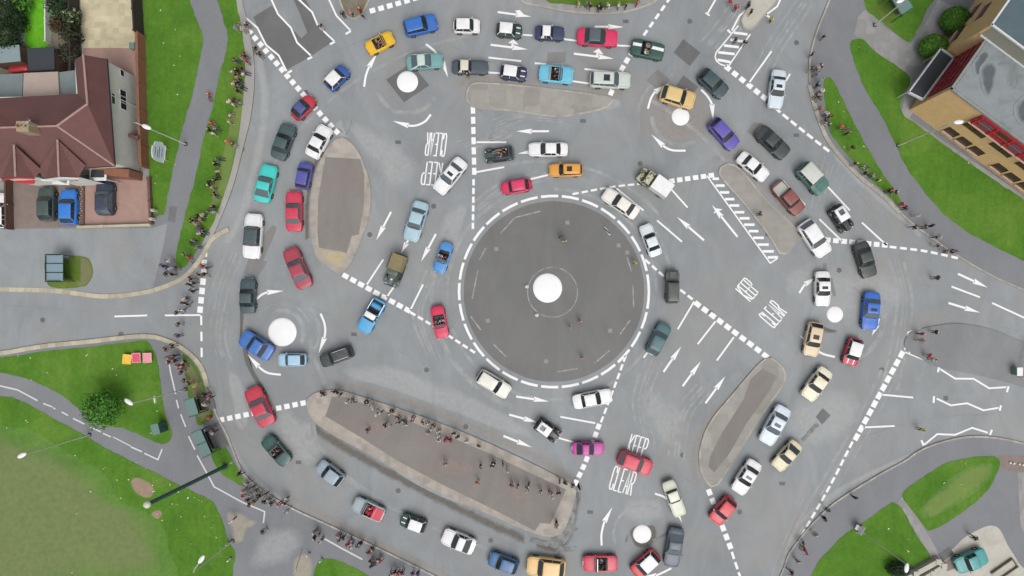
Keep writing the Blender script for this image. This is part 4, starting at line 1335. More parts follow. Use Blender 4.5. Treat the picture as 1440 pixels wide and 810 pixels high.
def car(kind, px, py, hdg, Lp, Wp, col, label, roof=None, sun=False, stripes=None, chrome=False, seats=None, crew=(), glass='glass', mirror=None, hood=None, over=None, rack=False, bed=None, dirt=False, racing=None, z=0.0, box=None, camo=False, bedcol=None, opn=None, deckcol=None):
    p = at(px, py, 0.75 + z)
    L, Wd = Lp / S, Wp / S * 0.92
    L *= 0.985
    root = empty(NOUN[kind], (p.x, p.y, z), R(hdg), label, {'pickup': 'pickup', 'van': 'truck', 'army': 'truck', 'offroad': 'off-roader'}.get(kind, 'car'), 'cars on the roundabout' if px > 200 and px < 1330 else 'parked vehicles')
    pm = paint(col)
    if camo:
        tt = NT('camouflage_paint')
        tt.base(tt.ramp(tt.noise(2.2, 3, .5, dist=1.0), [(.40, alb((92, 98, 66))), (.46, alb((206, 206, 176))), (.56, alb((210, 210, 184))), (.62, alb((120, 112, 78)))]))
        tt.rough(.6)
        pm = tt.m
    rm = paint(roof) if isinstance(roof, tuple) else (M[roof] if roof else pm)
    if kind in ('vintage', 'army'):
        vintage(root, kind, L, Wd, pm, rm, opn, crew, px, py, hdg, p, sun)
        return root
    racer = kind == 'racer'
    pre = list(PRE['convertible' if racer else kind])
    if over:
        for k, v in over.items():
            pre[k] = v
    fa, fb, fc, fd, Hh, hoodz, belt, deck = pre
    X = lambda f: (f - .5) * L
    wr = .30 if kind not in ('offroad', 'army') else .36
    xw = (L * .5 - L * .19, -L * .5 + L * .205)
    hw = Wd / 2
    boxy = kind in ('offroad', 'van')

    def plan(u):
        a = abs(u)
        k = .10 if boxy else .19
        e = .22 if kind == 'beetle' else 0
        return 1 - k * max(0, (a - .70) / .30) ** 2.2 - e * a ** 3

    def top(x):
        f = x / L + .5
        if f > fa:
            t = (f - fa) / (1 - fa)
            nose = .14 if kind != 'beetle' else .30
            return belt + (hoodz - belt) * min(1, t * 4) - nose * max(0, t - .1) ** 2.4
        if f < fd:
            t = (fd - f) / max(.01, fd)
            return belt + (deck - belt) * min(1, t * 3) - (.10 if kind != 'beetle' else .26) * t ** 2.5
        return belt
    hole = None
    if kind == 'convertible' or racer:
        hole = (X(.33 if not racer else .30), X(.625 if not racer else .56))
    if kind == 'pickup' and bed:
        hole = (X(.04), X(fd - .015))
    xs = sorted(set([X(i / 22) for i in range(23)] + ([hole[0], hole[1]] if hole else []) + [X(fa), X(fd)]))
    xs = [x for i, x in enumerate(xs) if i == 0 or x - xs[i - 1] > .015 or (hole and x in hole)]
    rings = []
    sill = .22 if not boxy else .36
    for x in xs:
        u = 2 * x / L
        w = hw * plan(u)
        zt = top(x)
        zb = sill
        for c in xw:
            d = abs(x - c)
            if d < wr + .06:
                zb = max(zb, math.sqrt(max(0, (wr + .06) ** 2 - d * d)) + .31)
        zb = min(zb, zt - .16)
        zm = max(zb + .02, min(zt - .14, .62))
        hh = .80
        half = [(w * .97, zb), (w, zm), (w * .99, zt - .11), (w * .945, zt - .025), (w * hh, zt + .005), (w * .42, zt + .03), (0, zt + .036)]
        ring = [(x, -y, zz) for y, zz in half] + [(x, y, zz) for y, zz in half[-2::-1]] + [(x, w * .6, zb + .02), (x, -w * .6, zb + .02)]
        rings.append(ring)
    # rounded nose and tail
    def squeeze(ring, dx, k):
        zz = [q[2] for q in ring]
        mid = (max(zz) + min(zz)) / 2
        return [(q[0] + dx, q[1] * k, mid + (q[2] - mid) * k) for q in ring]
    rings = [squeeze(rings[0], -.05, .90)] + rings + [squeeze(rings[-1], .05, .90)]
    mb = MB()
    n = len(rings[0])
    vs = [q for r in rings for q in r]
    fs = []
    for i in range(len(rings) - 1):
        x0, x1 = rings[i][0][0], rings[i + 1][0][0]
        for j in range(n):
            a, b = i * n + j, i * n + (j + 1) % n
            if hole and x0 >= hole[0] - 1e-4 and x1 <= hole[1] + 1e-4 and j in (4, 5, 6, 7):
                continue
            fs.append((a, b, b + n, a + n))
    fs.append(tuple(range(n - 1, -1, -1)))
    fs.append(tuple((len(rings) - 1) * n + j for j in range(n)))
    mb.add(vs, fs)
    mb.cur = 1
    # shut lines of bonnet and boot
    def seam(pts, w=.026):
        for a, b in zip(pts, pts[1:]):
            mb.tube(a, b, w / 2, w / 2, 4)
    if not racer and kind not in ('offroad', 'van'):
        for sg in (-1, 1):
            fx = [X(fa) + (L / 2 - .1 - X(fa)) * i / 6 for i in range(7)]
            seam([(x, sg * hw * plan(2 * x / L) * .80, top(x) + .006) for x in fx])
        xq = L / 2 - .10
        seam([(xq, hw * plan(1) * .8 * k, top(xq) + .036 - .03 * abs(k)) for k in (-1, -.5, 0, .5, 1)])
        if kind in ('saloon', 'coupe', 'convertible', 'beetle'):
            xq = X(fd) - .06
            seam([(xq, hw * plan(2 * xq / L) * .8 * k, top(xq) + .034 - .03 * abs(k)) for k in (-1, -.5, 0, .5, 1)])
            for sg in (-1, 1):
                seam([(x, sg * hw * plan(2 * x / L) * .80, top(x) + .006) for x in (X(fd) - .06, X(fd * .5), X(.04))])
        mb.box((X(fa) + .06, 0, top(X(fa) + .06) + .02), (.11, hw * 1.35, .04))
    mb.build('body', [pm, M['black_trim']], root, smooth=38)
    wa = hw * plan(2 * X(fa) / L)
    if hole:
        hb = hw * .795
        tub = MB()
        x0, x1 = hole
        fl = .32 if kind != 'pickup' else (.70 if bedcol else .52)
        zt0, zt1 = top(x0) - .0, top(x1)
        w0, w1 = hw * plan(2 * x0 / L) * .80, hw * plan(2 * x1 / L) * .80
        v8 = [(x0, -w0, fl), (x1, -w1, fl), (x1, w1, fl), (x0, w0, fl), (x0, -w0, zt0), (x1, -w1, zt1), (x1, w1, zt1), (x0, w0, zt0)]
        tub.add(v8, [(0, 1, 2, 3), (0, 4, 5, 1), (1, 5, 6, 2), (2, 6, 7, 3), (3, 7, 4, 0)])
        tub.build('cockpit_lining' if kind != 'pickup' else 'load_bed', paint(bedcol) if bedcol else M['dark_inside'], root)
    # lamps, bumpers
    tmat = M['chrome'] if chrome else (pm if not chrome and Wd * L > 7.6 else M['black_trim'])
    for sx, nm in ((1, 'front_bumper'), (-1, 'rear_bumper')):
        m = MB()
        w = hw * plan(1) * 1.02
        xx = sx * (L / 2 + .02)
        rs = []
        for k in range(9):
            t = -1 + k / 4
            rs.append([(xx - sx * (.10 * abs(t) ** 2.5) + sx * dx, t * w, .46 + dz) for dx, dz in ((-.08, -.07), (.05, -.06), (.085 if chrome else .06, 0), (.05, .06), (-.08, .07))])
        m.loft(rs)
        m.build(nm, tmat, root, smooth=40)
    hz = min(.66, top(L / 2) - .10)
    for s in (-1, 1):
        m = MB()
        m.ell((L / 2 - .01, s * hw * plan(1) * .72, hz), (.11, .13, .10), 10, 6)
        m.build('headlight', M['lamp_glass'], root, smooth=60)
        m = MB()
        m.rbox((-L / 2 - .02, s * hw * plan(1) * .76, .70), (.11, .2, .12), .03)
        m.build('tail_light', M['tail'], root)
    m = MB()
    m.rbox((L / 2 + .02, 0, hz - .01), (.07, hw * .9, .15), .02)
    m.build('grille', M['chrome'] if chrome else M['black_trim'], root)
    for x in xw:
        for s in (-1, 1):
            wheel(root, x, s * (hw * plan(2 * x / L) - .085), wr, 1.0 if not boxy else 1.15)
    for s in (-1, 1):
        if racer:
            break
        m = MB()
        m.ell((X(fa) - .05, s * (wa + .07), belt + .07), (.055, .085, .055), 8, 5)
        m.tube((X(fa) - .05, s * (wa - .05), belt + .02), (X(fa) - .05, s * (wa + .04), belt + .06), .018)
        m.build('wing_mirror', mirror or (M['chrome'] if chrome else pm), root, smooth=60)
    crewc = list(crew)
    if kind == 'convertible' or racer:
        sm = M[seats] if seats else M['dark_inside']
        rows = [X(.47)] if racer or L < 3.4 else [X(.50), X(.375)]
        for xr in rows:
            for s in (-1, 1):
                m = MB()
                m.rbox((xr, s * hw * .40, .44), (.44, hw * .62, .16), .05)
                m.rbox((xr - .24, s * hw * .40, .66), (.14, hw * .60, .50), .05)
                m.build('seat', sm, root, smooth=40)
        # screen
        xa_, xb_ = X(fa) - .02, X(fb)
        m = MB()
        if not racer:
            fr = [(xa_, -wa * .86, belt), (xb_, -wa * .74, Hh), (xb_, wa * .74, Hh), (xa_, wa * .86, belt)]
            m.path(fr, .024)
            m.build('screen_frame', M['chrome'] if chrome else pm, root)
            g_ = MB(); g_.add([(q[0] - .004, q[1], q[2]) for q in fr], [(0, 1, 2, 3)]); g_.build('windscreen', M['glass_grey'], root)
            m = MB()
            m.rbox((X(.315), 0, belt + .06), (.26, hw * 1.5, .17), .06)
            m.build('folded_hood', M['black_trim'] if hood is None else paint(hood), root, smooth=40)
        else:
            for s in (-1, 1):
                m = MB()
                m.add([(xa_ - .1, s * hw * .12, belt), (xa_ - .1, s * hw * .68, belt), (xa_ - .24, s * hw * .6, belt + .2), (xa_ - .24, s * hw * .2, belt + .2)], [(0, 1, 2, 3)])
                m.build('windscreen', M['glass_grey'], root)
        m = MB()
        cx_, cy_, cz_ = X(.60), -hw * .40, .80
        pts = [Vector((cx_ - .05 * math.sin(a), cy_ + .17 * math.cos(a), cz_ + .17 * math.sin(a))) for a in [2 * math.pi * i / 12 for i in range(13)]]
        m.path(pts, .014, 5)
        m.build('steering_wheel', M['black_trim'], root)
        dirv = Vector((math.cos(R(hdg)), math.sin(R(hdg))))
        nv = Vector((-dirv.y, dirv.x))
        for k, c in enumerate(crewc):
            s = -1 if k % 2 == 0 else 1
            xr = rows[0] if k < 2 else rows[-1]
            q = Vector((p.x, p.y)) + dirv * (xr - .10) + nv * (s * hw * .40)
            person(0, 0, c, 'drive', f'{"driver" if k == 0 else "passenger"} in {c} top {"at the wheel of" if k == 0 else "sitting in"} the {label.split(" with")[0].split(",")[0].split(" heading")[0]}'[:110], 'people in open cars', face=R(hdg), z=.43 + z, base=q)
    else:
        xa_, xb_, xc_, xd_ = X(fa), X(fb), X(fc), X(fd)
        wb = lambda x: hw * plan(2 * x / L) * .915
        k = .80 if not boxy else .92
        zr = Hh - .06
        wf, wre = hw * k * .93, hw * k * .92
        A, D = wb(xa_), wb(xd_)
        bz = belt + .0
        nseg = 6

        def pane(x0, w0, z0, x1, w1, z1, bow):
            rows_ = []
            for (x, w, zz) in ((x0, w0, z0), (x1, w1, z1)):
                rows_.append([(x + bow * (1 - (2 * i / nseg - 1) ** 2), w * (2 * i / nseg - 1), zz + (.02 if zz == z0 else 0)) for i in range(nseg + 1)])
            return rows_
        m = MB()
        m.loft(pane(xa_, A, bz, xb_, wf, zr, .07), cap=False, closed=False)
        m.build('windscreen', M[glass], root, smooth=60)
        if not (kind == 'van'):
            m = MB()
            m.loft(pane(xd_, D, bz, xc_, wre, zr, -.06), cap=False, closed=False)
            m.build('rear_window', M[glass], root, smooth=60)
        for s in (-1, 1):
            m = MB()
            m.add([(xa_, s * A, bz), (xb_, s * wf, zr), (xc_, s * wre, zr), (xd_, s * D, bz)], [(0, 1, 2, 3)])
            m.build('side_window', M[glass], root)
        rf = MB()
        ov = .035
        cxr, hxr = (xb_ + xc_) / 2, (xb_ - xc_) / 2 + ov
        rr = .16 if not boxy else .07
        lv = [(1.0, -.05), (1.0, .0), (.975, .03), (.86, .055), (.55, .075), (.1, .082)]
        rf.loft([rrect(cxr, 0, hxr * (q if q > .9 else q), wf * q + .0, rr * q, zr + zz) for q, zz in lv], cap=True)
        for s in (-1, 1):
            rf.tube((xa_ - .01, s * A, bz - .02), (xb_, s * wf * .985, zr), .034, .03, 6)
            rf.tube((xd_ + .01, s * D, bz - .02), (xc_, s * wre * .985, zr), .045, .04, 6)
            xm = X((fa + fd) / 2 - .01)
            rf.tube((xm, s * (wb(xm) + .003), bz - .02), (xm - .02, s * (wf * .99), zr), .026, .022, 6)
            if kind in ('saloon', 'coupe', 'beetle', 'hatch'):
                q = .26 if kind != 'hatch' else .16
                o_ = .006
                rf.add([(xc_ + q * .6, s * (wre + o_), zr), (xc_, s * (wre + o_), zr), (xd_, s * (D + o_), bz), (xd_ + q * 1.5, s * (wb(xd_ + q) + o_), bz)], [(0, 1, 2, 3)])
            if kind in ('estate', 'offroad'):
                xm = X(fd + .20)
                rf.tube((xm, s * (wb(xm) + .003), bz - .02), (xm, s * (wre * .99), zr), .03, .026, 6)
        if kind == 'van':
            rf.rbox((xd_ + .02, 0, (bz + zr) / 2), (.05, 2 * D * .97, zr - bz + .04), .02)
        rf.build('roof', rm, root, smooth=40)
        if sun:
            m = MB()
            m.rbox((cxr + hxr * .28, 0, zr + .062), (hxr * .62, wf * 1.05, .045), .015)
            m.build('sunroof', M['glass'] if sun is True else M[sun], root)
        if rack:
            m = MB()
            for s in (-1, 1):
                m.tube((xc_ + .15, s * wre * .86, zr + .09), (xb_ - .1, s * wf * .86, zr + .09), .018)
            m.build('roof_rail', M['chrome'], root)
    if kind == 'van' and box:
        m = MB()
        x0, x1 = X(.01), X(fd - .02)
        m.rbox(((x0 + x1) / 2, 0, (.62 + 2.2) / 2), (x1 - x0, Wd * 1.0, 2.2 - .62), .04)
        m.build('cargo_box', paint(box), root)
    if kind == 'offroad':
        m = MB()
        m.rbox((X(.84), 0, hoodz + .05), (L * .22, Wd * .5, .07), .03)
        m.build('bonnet_panel', pm, root)
        for s in (-1, 1):
            m = MB()
            m.rbox((xw[0], s * hw * .90, hoodz - .06), (.86, Wd * .17, .12), .04)
            m.build('front_wing', pm, root)
    if stripes:
        for s in (-1, 1):
            m = MB()
            pts = [X(fa) + .10 + (L / 2 - .12 - X(fa) - .10) * i / 6 for i in range(7)]
            yy = hw * .36
            m.loft([[(x, s * yy - .06, top(x) + .034), (x, s * yy - .06, top(x) + .045), (x, s * yy + .06, top(x) + .041), (x, s * yy + .06, top(x) + .03)] for x in pts])
            m.build('bonnet_stripe', paint(stripes), root)
    if racing:
        for f0, f1 in ((.02, .29), (.60, .985)):
            m = MB()
            pts = [X(f0 + (f1 - f0) * i / 8) for i in range(9)]
            yy = hw * .25
            m.loft([[(x, yy - .18, top(x) + .03), (x, yy - .18, top(x) + .046), (x, yy + .18, top(x) + .042), (x, yy + .18, top(x) + .02)] for x in pts])
            m.build('racing_stripe', paint(racing), root)
    if bed and kind == 'pickup':
        m = MB()
        for s in (-1, 1):
            m.tube((X(.04), s * hw * .84, deck + .05), (X(fd - .03), s * hw * .86, deck + .05), .03)
        m.build('bed_rail', M['chrome'], root)
    if deckcol:
        m = MB()
        x0, x1 = X(.03), X(fd - .03)
        m.rbox(((x0 + x1) / 2, 0, deck + .03), (x1 - x0, hw * 1.5, .05), .02)
        m.build('luggage_cover', paint(deckcol), root)
    return root


def vintage(root, kind, L, Wd, pm, rm, opn, crew, px, py, hdg, p, sun):
    """pre-war car: separate wings, running boards, upright cabin, narrow bonnet"""
    hw = Wd / 2
    X = lambda f: (f - .5) * L
    army = kind == 'army'
    m = MB()
    # narrow bonnet, scuttle and tub as one shell
    sec = [(.98, .27, .92), (.93, .30, .98), (.72, .40, 1.02), (.64, .62, 1.02)]
    tail = [(.60, .70, 1.0), (.30, .72, 1.0), (.12, .66, .98), (.03, .52, .9)]
    rs = []
    for f, k, zt in sec + tail:
        w = hw * k
        rs.append([(X(f), -w, .42), (X(f), -w, zt - .12), (X(f), -w * .8, zt), (X(f), w * .8, zt), (X(f), w, zt - .12), (X(f), w, .42)])
    m.loft(rs)
    m.build('body', pm, root, smooth=35)
    m = MB()
    m.rbox((X(.99), 0, .70), (.07, hw * .56, .52), .03)
    m.build('radiator', M['chrome'] if not army else M['black_trim'], root)
    xw = (X(.83), X(.17))
    for x in xw:
        for s in (-1, 1):
            wheel(root, x, s * hw * .80, .35, .8)
            m = MB()
            rs = []
            for i in range(9):
                a = R(160 - 175 * i / 8) if x > 0 else R(185 - 175 * i / 8)
                r = .44
                cx_, cz_ = x + r * 1.05 * math.cos(a), .36 + r * math.sin(a)
                o = .03
                rs.append([(cx_, s * hw * .62, cz_), (cx_, s * hw * .66, cz_ + o), (cx_, s * hw * .95, cz_ + o * .8), (cx_, s * hw, cz_ - o)])
            m.loft(rs)
            m.build('wing', pm, root, smooth=50)
    for s in (-1, 1):
        m = MB()
        m.rbox((X(.5), s * hw * .83, .40), (xw[0] - xw[1] - .7, hw * .32, .05), .015)
        m.build('running_board', M['black_trim'], root)
        m = MB()
        m.ell((X(.95), s * hw * .55, .86), (.11, .10, .10), 10, 6)
        m.build('headlight', M['chrome'], root, smooth=60)
    for sx, nm in ((1, 'front_bumper'), (-1, 'rear_bumper')):
        m = MB()
        m.tube((sx * (L / 2 + .03), -hw * .85, .45), (sx * (L / 2 + .03), hw * .85, .45), .04)
        m.build(nm, M['chrome'] if not army else M['black_trim'], root)
    if opn:
        m = MB()
        fr = [(X(.62), -hw * .56, 1.0), (X(.60), -hw * .56, 1.42), (X(.60), hw * .56, 1.42), (X(.62), hw * .56, 1.0)]
        m.path(fr, .022)
        m.build('screen_frame', M['chrome'], root)
        m = MB(); m.add(fr, [(0, 1, 2, 3)]); m.build('windscreen', M['glass_grey'], root)
        m = MB()
        m.rbox((X(.40), 0, 1.005), (L * .36, hw * 1.15, .03), .01)
        m.build('cockpit_lining', M['dark_inside'], root)
        for f in (.44, .26):
            m = MB()
            m.rbox((X(f), 0, 1.06), (.36, hw * 1.05, .12), .04)
            m.rbox((X(f) - .2, 0, 1.2), (.12, hw * 1.05, .34), .04)
            m.build('seat', M['dark_inside'], root)
        m = MB()
        m.rbox((X(.10), 0, 1.06), (.26, hw * 1.2, .2), .06)
        m.build('folded_hood', M['black_trim'], root)
        dirv = Vector((math.cos(R(hdg)), math.sin(R(hdg))))
        nv = Vector((-dirv.y, dirv.x))
        for k, c in enumerate(crew):
            s = -1 if k % 2 == 0 else 1
            q = Vector((p.x, p.y)) + dirv * (X(.44 if k < 2 else .26)) + nv * (s * hw * .28)
            person(0, 0, c, 'drive', f'{["driver", "front passenger", "back seat passenger"][min(k, 2)]} in {c} top in the black open vintage car', 'people in open cars', face=R(hdg), z=1.0, base=q)
        return
    zr = 1.62 if not army else 1.95
    f0, f1 = (.60, .10) if not army else (.66, .50)
    m = MB()
    w0, w1 = hw * .70, hw * .64
    v = [(X(f0), w0, 1.0), (X(f0 - .03), w1, zr), (X(f1 + .03), w1, zr), (X(f1), w0, .98)]
    for s in (-1, 1):
        m = MB()
        m.add([(a, s * b, c) for a, b, c in v], [(0, 1, 2, 3)])
        m.build('side_window', M['glass'], root)
    m = MB(); m.add([(X(f0), -w0, 1.0), (X(f0), w0, 1.0), (X(f0 - .03), w1, zr), (X(f0 - .03), -w1, zr)], [(0, 1, 2, 3)]); m.build('windscreen', M['glass'], root)
    m = MB(); m.add([(X(f1), -w0, .98), (X(f1), w0, .98), (X(f1 + .03), w1, zr), (X(f1 + .03), -w1, zr)], [(0, 1, 2, 3)]); m.build('rear_window', M['glass'], root)
    m = MB()
    cx_, hx_ = X((f0 + f1) / 2), X(f0) / 2 - X(f1) / 2
    m.loft([rrect(cx_, 0, hx_ * q, (w1 + .05) * q, .18 * q, zr + zz) for q, zz in ((1, -.06), (1, 0), (.94, .05), (.6, .09), (.1, .1))])
    for s in (-1, 1):
        for f in (f0, f1, (f0 + f1) / 2):
            m.tube((X(f), s * (w0 + .004), .98), (X(f), s * (w1 + .02), zr), .035, .035, 6)
    m.build('roof', rm if not army else pm, root, smooth=40)
    if army:
        m = MB()
        rs = []
        for f in (.50, .40, .25, .10, .01):
            sag = 0.03 * math.sin(f * 30)
            rs.append([(X(f), -hw * .95, .75), (X(f), -hw * .97, 1.7), (X(f), -hw * .7, 2.05 + sag), (X(f), 0, 2.15 + sag), (X(f), hw * .7, 2.05 + sag), (X(f), hw * .97, 1.7), (X(f), hw * .95, .75)])
        m.loft(rs)
        m.build('canvas_cover', M['canvas_khaki'], root, smooth=40)
        m = MB()
        m.ell((X(.80), 0, 1.05), (.12, .12, .05), 10, 6)
        m.build('bonnet_badge', M['lamp_white'], root)
    else:
        m = MB()
        m.ell((X(.015), 0, .8), (.10, .33, .33), 14, 8)
        m.build('spare_wheel', M['rubber'], root, smooth=60)
        if sun:
            m = MB()
            m.rbox((cx_ - hx_ * .25, 0, zr + .085), (hx_ * .8, w1 * 1.1, .03), .01)
            m.build('sunroof', M['glass_grey'], root)


